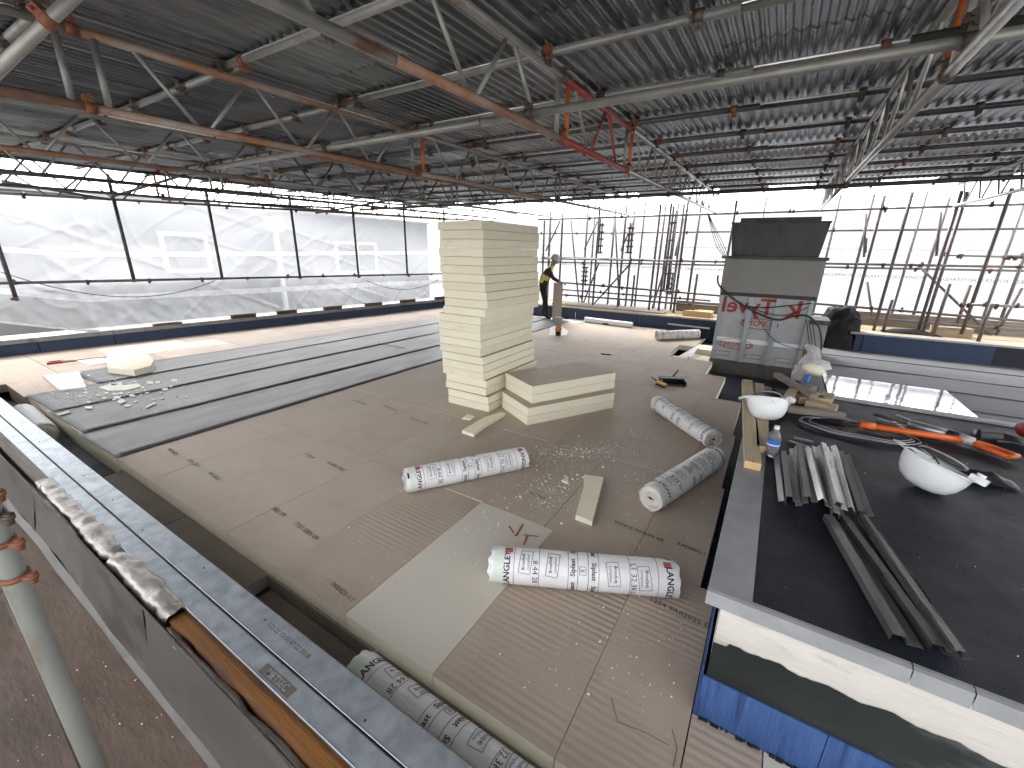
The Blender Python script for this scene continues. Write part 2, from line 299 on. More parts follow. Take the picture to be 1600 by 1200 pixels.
for (a, b_) in ((A(590,538),A(632,546)),): MB().box((a.x,a.y,.018),(b_.x,a.y+.02,.02)).build('lap_edge', M['void'], felt)
for x0,x1,y0,y1 in ((-8.42,-7.5,1.0,1.62),): pass
# support under felt
MB().box((-8.5,1.0,-.2),(-4.66,10.7,-.004)).build('under_board', M['foam'], floor)
# pink-beige boards along the left parapet
def px(y): return -10.72+.163*y
for k in range(9):
    y0 = .3+1.2*k; y1 = y0+1.2
    for j in range(3):
        a0 = px(y0)+(sx(4, y0)-px(y0))*j/3; a1 = px(y0)+(sx(4, y0)-px(y0))*(j+1)/3; b0 = px(y1)+(sx(4, y1)-px(y1))*j/3; b1 = px(y1)+(sx(4, y1)-px(y1))*(j+1)/3
        if k == 8: y1 = 10.75
        e = .004; mt = M['board_pale'] if (k == 2 and j == 1) else M['board_pink'] if j < 2 or k > 1 else M['board']
        MB().prism([(a0+e,y0+e),(a1-e,y0+e),(b1-e,y1-e),(b0+e,y1-e)], -.1, .001*((j+k)%3)).build('insulation_board', mt, floor)
MB().add([(sx(4,y)+dx, y, .012) for y in (1.6,10.4) for dx in (-.05,.02)], [(0,1,3,2)]).build('selvedge', M['white_p'], felt)
MB().box((-8.4,.97,-.19),(-7.52,1.6,.004)).build('insulation_board', M['board_pink'], floor)
# light grey felt right of the chimney
gf = struct('grey_felt_floor')
for i in range(6):
    y0 = 5.3+i*.9; n = 60
    b = MB().grid(lambda u, v, y0=y0, i=i: V((-.2+.72*(i<3)+9.6*u, y0+(.94)*v+(.02*noise.noise(V((u*14, i, 0))) if v == 0 else 0), -.004+.0003*i+(.003*abs(noise.noise(V((u*22, i, 4)))) if v == 0 else 0)-.004*v+.006*noise.noise(V((u*8, v*2, i))))), n, 4)
    b = b.build('felt_strip', M['felt2'], gf)
    MB().path([V((-.2+.72*(i<3)+k*.1, y0+.02*noise.noise(V(((k*.1)/9.6*14, i, 0))), .004)) for k in range(96)], .004, 5).build('lap_edge', M['void'], b)
MB().box((.56,5.28,-.2),(9.4,10.7,-.02)).build('support', M['deck'], gf)

# ------------------------------------------------------------------ left parapet
par = struct('left_parapet')
brk = [-.5,1.7,2.65,4.2,5.9,7.6,9.2,10.9]
def PL(y, off, z): return V((px(y)-off, y+off*.163, z))
for a, b_ in zip(brk, brk[1:]):
    MB().add([PL(a+.005,0,-.2),PL(b_-.005,0,-.2),PL(b_-.005,.03,.185),PL(a+.005,.03,.185),PL(a,.2,-.2),PL(b_,.2,-.2),PL(b_,.2,.185),PL(a,.2,.185)],
             [(0,1,2,3),(3,2,6,7),(0,3,7,4),(1,5,6,2)]).build('upstand_panel', M['blue'], par)
for a, b_ in zip(brk[::2]+[], brk[2::2]+[10.9]):
    if b_ > a: MB().add([PL(a+.003,-.02,.19),PL(b_-.003,-.02,.19),PL(b_-.003,-.02,.262),PL(a+.003,-.02,.262),PL(b_-.003,.52,.262),PL(a+.003,.52,.262),PL(b_-.003,.52,.1),PL(a+.003,.52,.1)],
             [(0,1,2,3),(3,2,4,5),(5,4,6,7),(0,3,5,7),(1,6,4,2)]).build('coping', M['lead_mid'], par)
L0, L1 = (-10.72-.2, 0), (-8.98-.2, 10.7)
# back parapet (behind the worker) and right part
bp = struct('back_parapet')
pts = [(-9.2,10.8),(-5.1,10.8),(-2.8,10.74),(-1.1,10.7),(1.45,11.5)]
xsb = [-9.2,-7.4,-5.9,-4.4,-2.9,-1.4,.1,1.5]
for a, b_ in zip(xsb, xsb[1:]):
    MB().box((a+.004,10.78,-.2),(b_-.004,10.98,.29)).build('upstand_panel', M['blue'], bp)
MB().box((-9.3,10.76,.292),(1.5,11.9,.33)).build('coping_board', M['timber'], bp)
MB().prism([(1.5,10.62),(1.62,10.62),(1.62,12),(1.36,12)], -.2,.33).build('upstand_panel', M['blue'], bp)
for i, (a, b_) in enumerate(((1.625,3.45),(3.452,5.4),(5.41,7.2),(7.21,9.4))): MB().box((a,10.6+.02*(i%2),-.2),(b_,10.8,.325)).build('upstand_panel', M['blue'] if i == 0 else M['plinth_top'], bp)
MB().box((1.4,10.57,.327),(9.4,10.66,.36)).build('coping', M['lead'], bp)
MB().box((1.4,10.662,.3),(9.4,12.3,.34)).build('coping_board', M['timber'], bp)
MB().box((1.3,12.1,.342),(9.4,12.16,.62)).build('toe_board', M['timber_grey'], bp)
MB().box((-2.2,11.85,.332),(-.4,11.9,.6)).build('toe_board', M['timber_grey'], bp)
MB().box((-5.4,10.9,.332),(-2.3,11.15,.37)).build('scaffold_plank', M['lead'], bp)

# ------------------------------------------------------------------ near parapet with galvanised channels
np_ = struct('near_parapet')
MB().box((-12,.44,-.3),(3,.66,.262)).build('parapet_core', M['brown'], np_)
gr = thing('galvanised_rail', 'long galvanised steel channel rail with stamped letters along the near roof edge', 'rail')
for nm, y0, y1 in (('channel',.572,.68),('channel',.488,.562)):
    b = MB(); b.add([(-12,y0,.3),(1.5,y0,.3),(1.5,y1,.3),(-12,y1,.3),(-12,y0,.264),(1.5,y0,.264),(1.5,y1,.264),(-12,y1,.264)], [(0,1,2,3),(0,4,5,1),(3,2,6,7)])
    o = b.build(nm, M['galv'], gr)
    for yy in (y0, y1): MB().tube((-12,yy,.3005),(1.5,yy,.3005),.0022,6).build('lip', M['galv'] if yy==y0 else M['coupler'], o)
b = MB(); rr = random.Random(3)
for k in range(14):
    x = -7+k*.6+rr.uniform(-.25,.25); b.lathe([(.0001,.3035),(.004,.303),(.0055,.301)],8,Matrix.Translation((x,.62+rr.uniform(-.03,.03),0)))
b.build('screws', M['coupler'], gr, kind='stuff')
mtx = lambda u, v, z, a: floorM(A(u, v, z), a, z+.0012)
flat_text('stamped_text', '122-22 15:00:47 22 0018', .028, M['stamp'], floorM(A(450,1000,.3),0,.3012), gr)
pl = MB().box((-.092,-.019,0),(.092,.019,.0006),floorM(A(433,1063,.3),0,.3008)).build('stamped_plate', M['stamp'], gr)
flat_text('stamped_text', 'METSEC', .036, M['galv'], floorM(A(433,1063,.3),0,.3018), gr, .02)
# timber strip beside it
tb = MB(); n = 60
tb.grid(lambda u, v: V((-1.95+2.6*u, .424+.064*v-(.01*noise.noise(V((u*20,0,0))) if v == 0 else 0), .285+.004*noise.noise(V((u*30,v*3,1))))), n, 3)
ts = tb.build('timber_strip', M['timber_o'], label='orange-brown timber strip lying beside the galvanised rail at the bottom left', cat='timber')
ts.modifiers.new('s','SOLIDIFY').thickness = .03
tb = MB().box((-12,.425,.24),(-3.2,.486,.285)); tb.build('timber_strip', M['timber_grey'], label='weathered grey timber strip beyond the crumpled foil along the rail', cat='timber')
# crumpled foil lengths
def foil(name, x0, x1, yc, wd, seed, lab, zt=.31):
    b = MB(); n = int((x1-x0)/.012)
    def fn(u, v):
        x = x0+(x1-x0)*u; a = (v-.5)*math.pi*1.1; pinch = 1-.45*math.exp(-((x+2.62)/.03)**2)
        k = noise.noise(V((x*6, v*1.5, seed)))*.3+noise.noise(V((x*13, v*4, seed+3)))*.2-.16*abs(noise.noise(V((x*22+v*3, v*6, seed+5))))
        r = wd*(1+k)*pinch*(1-.7*max(0, (u-.97)/.03)*0)
        return V((x+.02*noise.noise(V((v*4, x*3, seed))), yc+.012*noise.noise(V((x*3, seed, 0)))+math.sin(a)*r, zt-.03+math.cos(a)*r*.6))
    b.grid(fn, n, 16); return b.build(name, M['foil'], label=lab, cat='foil insulation')
foil('foil_insulation', -3.9, -1.93, .456, .054, 1, 'crumpled silver foil strip pinched in the middle, beside the galvanised rail')
f2 = MB(); f2.path([(-2.0,.425,.2)]+[(-2+.1*k, .405+.012*noise.noise(V((k*.6,0,3))), .262+.012*noise.noise(V((k*.7,2,3)))) for k in range(1,26)], [.012]+[.017+.007*noise.noise(V((k*.8,5,1))) for k in range(1,26)], 10)
f2.build('foil_tube', M['foil'], label='twisted foil-wrapped tube lying between the orange timber and the grey flashing', cat='foil insulation')
# flashing boards
fl = struct('edge_flashing')
segs = [-12,-5.2,-3.9,-2.95,-2.1,-.9,.6,3]
for i, (a, b_) in enumerate(zip(segs, segs[1:])):
    top = lambda x: .382+.02*max(0,min(1,(-x-1)/2.5))+.01*noise.noise(V((x,0,0)))
    MB().grid(lambda u, v, a=a, b_=b_, i=i: V((a+(b_-a)*u+.001*i, top(a+(b_-a)*u)-.055*(1-v)**1.5-.003*(i%2)+.006*noise.noise(V((u*3+i,v*2,0))), -.03+.34*v)), 14, 8).build('flashing_board', M['flash'], fl)
    MB().box((a,.384,.298),(b_,.388,.312)).build('flashing_lip', M['flash'], fl)
MB().grid(lambda u, v: V((-12+15*u, .347-.032*(1-v)+.008*noise.noise(V((u*30,0,7))), -.035-.02*(1-v)+.006*noise.noise(V((u*24,v,9))))), 200, 2).build('flashing_flange', M['flash'], fl)
for x in (-2.75,-2.4,-2.15,-1.75,-1.35,-3.2): MB().box((x,.40,.2),(x+.04,.438,.23)).build('fixing_bracket', M['coupler'], fl)
for u, v in ((117,780),(218,895)): p = A(u, v, .02); MB().box((p.x-.03,p.y-.015,0.0),(p.x+.02,p.y-.005,.05)).build('rusty_clip', M['coupler_r'], fl)
# scaffold deck outside
sdk = struct('scaffold_deck')
for i in range(9):
    y1 = .33-i*.228; MB().grid(lambda u, v, y1=y1, i=i: V((-9+13*u, y1-.224*v, -.09+.006*noise.noise(V((u*20,v,i)))-.002*i)), 60, 3).build('scaffold_board', M['scaffdeck'], sdk)
MB().box((-9,-1.9,-.2),(4,.4,-.11)).build('deck_support', M['void'], sdk)
# near scaffold upright
nu = thing('scaffold_upright', 'grey-green vertical scaffold pole with rusty couplers at the bottom left', 'scaffold pole')
P0 = V((-1.5,.075,0))
MB().tube(P0+V((0,0,-.1)), P0+V((-.01,.0,4.0)), .0242, 32).build('pole', M['green_tube'], nu)
for z, mt in ((AY(30,912,.075).z,'coupler_r'),(AY(11,864,.075).z,'coupler_r'),(AY(-3,828,.075).z,'coupler'),(AY(-12,800,.075).z,'coupler_r')):
    Mz = Matrix.Translation(P0+V((0,0,z)))@Matrix.Rotation(R(8),4,'Y')
    b = MB().lathe([(.0244,-.007),(.0285,-.006),(.029,0),(.0285,.006),(.0244,.007)], 28, Mz)
    b.add([Mz@V(q) for q in ((.024,.004,-.006),(.052,.022,-.004),(.052,.022,.004),(.024,.004,.006),(.02,.02,-.006),(.046,.032,-.004),(.046,.032,.004),(.02,.02,.006))],[(0,1,2,3),(4,7,6,5),(0,4,5,1),(3,2,6,7),(1,5,6,2)])
    b.tube(Mz@V((.044,.024,-.012)), Mz@V((.044,.024,.018)), .008, 6).tube(Mz@V((.044,.024,.004)), Mz@V((.044,.024,.014)), .0115, 12); b.build('coupler', M[mt], nu)
b = MB().tube(P0+V((-.07,-.02,-.1)), P0+V((-.045,-.02,.95)), .008, 10); b.build('thin_bar', M['coupler'], nu)
b = MB(); rr = random.Random(9)
for z in (.7,.65,.5,.42): b.tube(P0+V((-.062,-.02,z)),P0+V((-.03,-.0,z+.005)),.007,6)
b.build('bolt', M['coupler'], nu)

# ------------------------------------------------------------------ plinth
pn = thing('plinth', 'large raised plinth with black felt top, grey metal edging, cream render and blue felt base', 'plinth')
X0, Y0, PH = .03, 1.465, .62; X1, Y1 = 3.6, 4.42
MB().box((X0,Y0,.2),(X1,Y1,.58)).build('body', M['render_w'], pn)
# render above, ragged bitumen below
n = 400
def edge(u): return .405+.012*noise.noise(V((u*11,0,5)))+.012*noise.noise(V((u*45,0,6)))+.006*noise.noise(V((u*140,0,2)))-(.02 if u < .015 else 0)
MB().add(sum([[(X0-.002+(X1-X0)*i/n, Y0-.006, .2),(X0-.002+(X1-X0)*i/n, Y0-.004, edge(i/n))] for i in range(n+1)], []), [(2*i,2*i+2,2*i+3,2*i+1) for i in range(n)]).build('bitumen_band', M['bitumen'], pn)
for i,(a,b_) in enumerate(((X0-.012,.42),(.423,1.4),(1.403,2.6),(2.603,X1))): MB().box((a,Y0-.014,-.02),(b_,Y0-.007,.215)).build('felt_upstand', M['blue2'], pn)
MB().box((X0-.022,Y0-.01,-.2),(X0-.012,Y1,.2)).build('felt_upstand', M['blue2'], pn)
b = MB()
for k in range(140):
    x = X0+rnd.uniform(-.02,1.3); b.box((x,Y0-.022-rnd.random()*.008,0.0),(x+rnd.uniform(.004,.02),Y0-.013,rnd.uniform(.002,.008)))
b.build('torn_edge', M['bitumen'], pn, kind='stuff')
MB().grid(lambda u, v: V((X0+.05+(X1-X0-.05)*u, Y0+(Y1-Y0)*v, PH-.002+.004*noise.noise(V((u*6,v*5,0))))), 40, 30).build('felt_top', M['plinth_top'], pn)
for i,(a,b_) in enumerate(((X0-.055,.545),(.548,.68),(.683,1.5),(1.503,2.5),(2.503,X1))):
    zt = PH+.004+.0008*i
    MB().add([(a,Y0-.03,zt-.058),(b_,Y0-.03,zt-.058),(b_,Y0-.026,zt-.004),(a,Y0-.026,zt-.004),(b_,Y0-.012,zt),(a,Y0-.012,zt),(b_,Y0+.0,zt),(a,Y0+.0,zt)], [(0,1,2,3),(3,2,4,5),(5,4,6,7)]).build('front_coping', M['lead'], pn)
for i,(a,b_) in enumerate(((Y0-.01,3.0),(3.003,Y1))):
    MB().add([(X0-.055,a,.56),(X0-.055,b_,.56),(X0-.05,b_,PH+.004),(X0-.05,a,PH+.004),(X0+.0,b_,PH+.006),(X0+.0,a,PH+.006),(X0+.09,b_,PH+.004),(X0+.09,a,PH+.004)], [(0,3,2,1),(3,5,4,2),(5,7,6,4)]).build('side_coping', M['lead'], pn)
MB().box((X0+.3,Y1-.05,PH-.03),(X1,Y1+.03,PH+.012)).build('rear_coping', M['lead'], pn)
# rooflight behind
rl = thing('rooflight', 'glass rooflight with mirror-like top reflecting the bright sheeting behind the plinth', 'rooflight')
MB().box((.56,4.46,-.1),(1.49,5.26,.6)).build('kerb', M['lead'], rl)
MB().box((.55,4.45,.602),(1.5,5.27,.622)).build('glass', M['mirror'], rl)
MB().tube((.55,4.45,.622),(1.5,4.45,.622),.004,6).tube((.55,4.45,.622),(.55,5.27,.622),.004,6).build('frame', M['void'], rl)

# ------------------------------------------------------------------ neighbour building and left sheeting
nb = thing('neighbour_building', 'pale clad building with framed windows seen through the left sheeting', 'building')
MB().box((-26,-20,-8),(-17,18.5,3.05)).build('wall', M['wall_b'], nb)
MB().box((-26,-20,3.052),(-16.9,18.6,3.15)).build('roof', M['lead'], nb)
def bz(z): return 1.8+(z-1.8)*17/15
for (ya, yb, z0, z1, dbl) in ((6.04,7.4,bz(1.0),bz(2.12),0),(12.4,14.7,bz(.75),bz(2.0),1)):
    f = MB(); t = .11
    f.box((-17,ya,z0),(-16.85,ya+t,z1)).box((-17,yb-t,z0),(-16.85,yb,z1)).box((-17,ya+t,z0),(-16.85,yb-t,z0+t)).box((-17,ya+t,z1-t),(-16.85,yb-t,z1))
    if dbl: f.box((-17,(ya+yb)/2-.06,z0+t),(-16.85,(ya+yb)/2+.06,z1-t))
    w_ = f.build('window', M['white_p'], nb); MB().box((-16.99,ya+t,z0+t),(-16.93,yb-t,z1-t)).build('pane', M['glass_d'], w_)
MB().box((-17,9.5,2.35),(-16.7,10.1,2.8)).tube((-16.85,9.8,-3),(-16.85,9.8,2.35),.1,14).build('downpipe', M['white_p'], nb)
MB().box((-16.99,8.6,-.2),(-16.9,9.2,1.4)).build('darker_panel', M['glass_d'], nb)
MB().box((-16.99,9.21,-.2),(-16.9,11.3,1.0)).build('darker_panel', M['glass_d'], nb)
SH0, SH1 = (-10.72-.42, 0), (-8.98-.42, 10.7)
def SP(y, z, off=0.): return V((-10.72-.42-off+.163*y, y, z))
ls = thing('side_sheeting', 'wrinkled translucent white sheeting hung along the left side with its lower corner torn loose', 'sheeting')
def crease(a, b, c): return max(0, 1-abs(noise.noise(V((a,b,c))))*16)
def sheetpt(u, v, o=0.):
    y = -1.5+14.6*u; zt = 2.5+.018*y; lowz = .27+max(0,(2.45-y))*.28; z = lowz+(zt-lowz)*v
    s = max(0, min(1, (1.05-z)/.8)); off = -.34*s**1.2 + .07*noise.noise(V((y*.8,z*1.1,0)))+.05*abs(noise.noise(V((y*1.9-z*2.4,z*1.1+y*.3,3))))*.4+.012*crease(y*.9-z*1.1,z*.5,11)+.012*crease(y*.7+z*1.4,z*.6,31)+.010*crease(y*2.2-z*.4,z*1.2,51)+.02*noise.noise(V((y*7+z*3,z*5,5)))*s
    return SP(y, z, off+o)
MB().grid(sheetpt, 460, 90).build('sheet', M['net'], ls)
for vb, wd in ((.56,.02),(.2,.024)):
    MB().grid(lambda u, v, vb=vb, wd=wd: sheetpt(.03+.97*u, vb+wd*2*v+.006*noise.noise(V((u*60,vb,0)))-(.05*u-.03 if vb<.3 else 0), -.008), 200, 2).build('eyelet_band', M['band'], ls)
MB().grid(lambda u, v: sheetpt(u, .985+.02*v, -.01), 220, 1).build('top_hem', M['band'], ls)
b = MB()
for a in (0,1): b.path([sheetpt(.12+.022*k+.0*a, .0+.0*k, -.03)+V((0,0,-.02+.03*noise.noise(V((k,a,0))))) for k in range(8)], .02, 6)
b.build('loose_fold', M['band'], ls)
MB().add([SP(-1.5,.0,.4),SP(3.2,.0,.4),SP(3.2,.9,.4),SP(-1.5,1.1,.4)],[(0,1,2,3)]).build('backing_board', M['wall_b'], nb) if False else None
MB().box((-13,-2,-.2),(-12.9,3.0,.85)).build('low_screen', M['grey_panel'], None, label='grey low screen behind the torn corner of the left sheeting', cat='screen')
# blocks on the parapet
for i, (u0, u1, v) in enumerate(((237,283,501),(361,399,494),(433,463,488),(506,533,481),(571,596,475.5),(626,648,470.5),(680,700,466))):
    p = AP(u0, v, (-10.72-.05,0), (-8.98-.05,10.7)); q = AP(u1, v, (-10.72-.05,0), (-8.98-.05,10.7)); L = (q-p).length; d = q-p
    words = ['first and thinnest','second','third','fourth','fifth','sixth','seventh']
    h = .035 if i == 0 else .075
    o = MB().box((0,-.05,.264),(L,.05,.264+h)).build('timber_block', M['coupler'], loc=(p.x,p.y,0), rot=(0,0,math.atan2(d.y,d.x)), label=f'dark timber block holding the sheeting on the left parapet, {words[i]} from the left', cat='block', group='timber blocks weighing down the sheeting')
    MB().box((L*.1,-.03,.264+h),(L*.9,.03,.27+h)).build('cap', M['coupler'], o)

# ------------------------------------------------------------------ coupler prototype
cb = MB().lathe([(.0245,-.025),(.033,-.025),(.033,.025),(.0245,.025)], 10).box((.026,-.02,-.02),(.062,.02,.02)).tube((.05,-.045,0),(.05,.05,0),.007,6).tube((.05,.035,0),(.05,.05,0),.013,6)
CM = [cb.mesh('coupler', M['coupler']), cb.mesh('coupler', M['coupler_r'])]
def coupler(parent, p, axis, spin=0., red=False):
    q = V(axis).to_track_quat('Z','Y').to_matrix().to_4x4()
    return ob('coupler', CM[1 if red else 0], parent, M=Matrix.Translation(p)@q@Matrix.Rotation(spin,4,'Z'))
_tube = {}
def tube(name, p, q, r=.0242, mat='tube', parent=None, n=10, **k):
    p, q = V(p), V(q); L = round((q-p).length, 3); key = (L, r, mat, n)
    if key not in _tube: _tube[key] = MB().tube((0,0,0),(0,0,L),r,n).mesh(name, M[mat])
    return ob(name, _tube[key], parent, M=Matrix.Translation(p)@(q-p).to_track_quat('Z','Y').to_matrix().to_4x4(), **k)

# ------------------------------------------------------------------ left scaffold
lsc = thing('side_scaffold', 'dark scaffold frame of uprights and lattice beam holding the left sheeting', 'scaffold')
SC0, SC1 = (-10.72-.28,0), (-8.98-.28,10.7)
posts = [((-12,350),(24,470)),((176,300),(209,441)),((325,318),(348,437)),((454,328),(470,436)),((550,336),(562,434)),((631,338),(637,431)),((693,343),(697,430))]
for a, b_ in posts:
    p = AP(*a, SC0, SC1); q = AP(*b_, SC0, SC1); x, y = (p.x+q.x)/2, (p.y+q.y)/2
    tube('upright', (x,y,q.z), (x,y,p.z+.3), .029, mat='tube_dark', parent=lsc); coupler(lsc, (x,y,q.z+.03), (0,0,1), rnd.random()*6, True); coupler(lsc, (x,y,p.z), (0,0,1), rnd.random()*6, rnd.random()<.5)
a = AP(-20,443,SC0,SC1); b_ = AP(700,427.5,SC0,SC1); d = (b_-a); tube('ledger', a-d*.1, b_+d*.35, mat='tube_dark', parent=lsc)
for k in range(12): coupler(lsc, a+d*(k*.09+.03), d, rnd.random()*6)
a = AP(-5,299,SC0,SC1)+V((0,0,-.02)); b_ = AP(690,341,SC0,SC1); d = b_-a
def lattice(par, a, b, h, mats=('tube','tube'), br='tube_dark', pitch=.55, r=.0242, vert=None):
    a, b = V(a), V(b); d = (b-a); L = d.length; d = d.normalized(); z = V((0,0,h))
    tube('bottom_chord', a, b, r, mats[0], par, 12); tube('top_chord', a+z, b+z, r, mats[1], par, 12)
    n = int(L/pitch)
    for i in range(n):
        p = a+d*(i*pitch+.05); q = a+d*((i+1)*pitch-.05); bm = br(i, (i+.5)*pitch) if callable(br) else br
        if i % 2: p, q = p+z, q
        else: q = q+z
        tube('brace', p, q, .0135, bm, par, 8)
lattice(lsc, a-d*.12, b_+d*.4, .3, ('tube_dark','tube_dark'), 'tube_dark', .42)
for k in range(16): coupler(lsc, a+d*(k*.08-.05), d, rnd.random()*6)
tube('ledger', AP(0,283,SC0,SC1)+V((.06,0,0)), AP(170,312,SC0,SC1)+V((.06,0,0)), mat='tube_dark', parent=lsc)
tube('ledger', AP(250,311,SC0,SC1)+V((.06,0,0)), AP(520,325,SC0,SC1)+V((.06,0,0)), mat='tube_dark', parent=lsc)
tube('brace', AP(170,308,SC0,SC1)+V((.08,0,0)), AP(360,262,SC0,SC1)+V((1.6,0,.2)), mat='tube_dark', parent=lsc)
tube('brace', AP(490,333,SC0,SC1)+V((.08,0,0)), AP(600,322,SC0,SC1)+V((2.6,0,.3)), mat='tube_dark', parent=lsc)
for (u0,v0,u1,v1,sag) in ((0,425,334,438,30),(570,438,690,432,26)):
    p = AP(u0,v0,SC0,SC1); q = AP(u1,v1,SC0,SC1); b = MB()
    b.path([p.lerp(q,t/24)+V((.06,0,-.32*(sag/26)*4*(t/24)*(1-t/24))) for t in range(25)], .008, 6); b.build('sagging_cable', M['black'], label='thin black cable sagging along the left sheeting, '+('left one' if u0<100 else 'right one near the tall stack'), cat='cable')

# ------------------------------------------------------------------ temporary roof
SL = .015
KR = .5
def zb(y): return 1.8+1.45*KR+SL*y
def zt(y): return 1.8+2.2*KR+SL*y
TX = [-9.5,-7.6,-5.7,-3.55,-1.525,.475,2.475,4.5]
pitchx = .9; nc = 12
def corr(length, rust=False):
    b = MB(); k = nc*8
    def fn(u, v):
        a = u*nc*2*math.pi; return V((u*(pitchx+.06)-.03, v*length, .011*math.cos(a)+.009*v*0))
    b.grid(fn, k, 1); return b.mesh('roof_sheet', M['roof_r' if rust else 'roof'])
CR = [corr(1.99), corr(1.99, True)]
croof = thing('corrugated_roof', 'dark corrugated steel sheets of the temporary roof overhead', 'roof')
for c in range(-12, 5):
    x = c*pitchx+.35; off = (c % 2)*.935
    yk = -1.3+off; k = 0
    while yk < 10.8:
        me = CR[1] if (rnd.random() < .05 or (c, k) in ((-2,4),(-1,4),(-3,4),(0,4),(-6,2))) else CR[0]
        ob('roof_sheet', me, croof, loc=(x, yk, zt(yk)+.088+.003*(c%2)+.003*(k%2)), rot=(math.atan(SL)+.0005,0,0)); k += 1
        yk += 1.87
names_p = ['first','second','third','fourth','fifth','sixth','seventh','eighth','ninth','tenth','eleventh','twelfth','thirteenth','fourteenth']
for k in range(13):
    y = .1-.1+.935*k
    t = thing('purlin_tube', f'scaffold tube running across right under the corrugated roof sheets, {names_p[k]} counted from the camera side', 'roof tube', group='purlin tubes under the roof sheets')
    mt = 'tube' if k in (1,2,3,4) else 'tube_dark'
    segs_x = [-10.5,-6.9,-3.55,-.55,3.2,4.9]
    for i, (a, b_) in enumerate(zip(segs_x, segs_x[1:])):
        tube('tube', (a,y+.03*(i%2),zt(y)+.052), (b_+.15,y+.03*(i%2)+.01,zt(y)+.05), mat=mt, parent=t, n=14)
    for x in TX: coupler(t, (x+.05,y,zt(y)+.05), (1,0,0), math.pi, rnd.random()<.45)
    for x in [-9.6+.9*i for i in range(16)]:
        coupler(t, (x,y,zt(y)+.05), (1,0,0), -math.pi/2+rnd.uniform(-.4,.4), rnd.random()<.1)
trs = [(-9.5,'tube_dark','tube_dark','farthest left lattice beam, close to the side sheeting'),(-7.6,'tube_dark','tube','lattice beam second from the side sheeting at the far left'),(-5.7,'tube','rust','lattice beam with red chord crossing just above the side sheeting'),
       (-3.55,'rust','rust','orange rusty lattice beam crossing the upper left'),(-1.525,'tube','tube','lattice beam running from the top edge to the middle, with red and orange braces'),
       (.475,'tube_pale','tube','shiny lattice beam running down from the top right corner above the chimney'),(2.475,'tube_pale','tube','pale lattice beam at the right edge under the roof'),(4.5,'tube_pale','tube','pale lattice beam farther right than the right edge one')]
for ti, (x, mb, mtp, lab) in enumerate(trs):
    t = thing('lattice_beam', lab, 'lattice beam', group='lattice beams carrying the roof')
    y0, y1 = -.75, 11.35
    J = {3:[1.08,3.75,7.2],4:[1.5,3.1,4.65],5:[-.3,2.85,6.6],2:[-.2,3.3,7]}.get(ti,[.2,3.6,7])
    def seg(nm, z, mts):
        ys_ = [y0]+J+[y1]
        for i in range(4): tube(nm, (x, ys_[i], z(ys_[i])), (x, ys_[i+1]-.004, z(ys_[i+1])), .0242, mts[i], t, 18)
    if ti == 3: seg('bottom_chord', zb, ['rust','rust','rust','tube']); seg('top_chord', zt, ['tube','rust','tube','tube'])
    elif ti == 4: seg('bottom_chord', zb, ['tube','rust','red_p','tube_pale']); seg('top_chord', zt, ['tube','tube','red_p','tube_pale'])
    elif ti == 2: seg('bottom_chord', zb, ['tube','rust','tube','tube']); seg('top_chord', zt, ['tube','tube','rust','tube'])
    else: seg('bottom_chord', zb, [mb]*4); seg('top_chord', zt, [mtp]*4)
    br = 'tube' if ti not in (5,6,7) else 'tube_pale'
    pt = .365; y = y0+.1; k = 0
    while y < y1-.4:
        if any(abs(y+pt/2-j) < .2 for j in J):
            y += .5; k = 0; continue
        m2 = br
        if ti == 4 and 3.3 < y < 4.7: m2 = 'red_p'
        if ti == 2 and y > 3: m2 = 'tube_dark'
        a_, b_ = (zt, zb) if k % 2 == 0 else (zb, zt)
        tube('brace', (x, y+.03, a_(y)), (x, y+pt-.03, b_(y+pt)), .0125, m2, t, 10); y += pt; k += 1
    for j in J:
        if j == 1.5: continue
        for dy in (-.07,.09):
            tube('post', (x, j+dy, zb(j)), (x, j+dy, zt(j)), .0175, ('orange_p' if dy > 0 and ti in (3,4,5) and j > 2 and j < 5 else br), t, 14)
        for z in (zb(j), zt(j)): coupler(t, (x, j, z), (0,1,0), 1.5, rnd.random()<.6)
# low bracing tubes fixed to the bottom chords
for i, (y, x0, x1, z, mt, lab) in enumerate(((2.63,-6.2,1.8,zb(2.63)+.05,'tube','thick grey scaffold tube crossing the picture under the lattice beams'),
        (6.6,-8,4.9,zb(6.6)-.05,'tube_dark','dark scaffold tube crossing low under the far end of the lattice beams'),
        (2.72,.3,4.9,zb(2.7)+.11,'tube_dark','dark scaffold tube lying just above the thick grey tube at the upper right'))):
    t = thing('bracing_tube', lab, 'roof tube'); xm = (x0+x1)/2+.3
    tube('tube', (x0,y,z), (xm,y+.01,z+.003), mat=mt, parent=t, n=18); tube('tube', (xm+.005,y+.01,z+.003), (x1,y+.02,z+.006), mat=mt, parent=t, n=18)
    for x in TX:
        if x0 < x < x1: coupler(t, (x,y,z), (1,0,0), math.pi*.5, False)
# diagonal wind brace upper left
t = thing('wind_brace', 'large grey scaffold tube running diagonally past the left lattice beam at the top left corner', 'roof tube')
r0 = ray(140,-30)/FOC*1.75+V((0,0,H)); r1 = ray(-60,165)/FOC*1.9+V((0,0,H)); tube('tube', r0, r1, .0242, 'tube', t, 24); coupler(t, r0.lerp(r1,.3), r1-r0, 1, True)

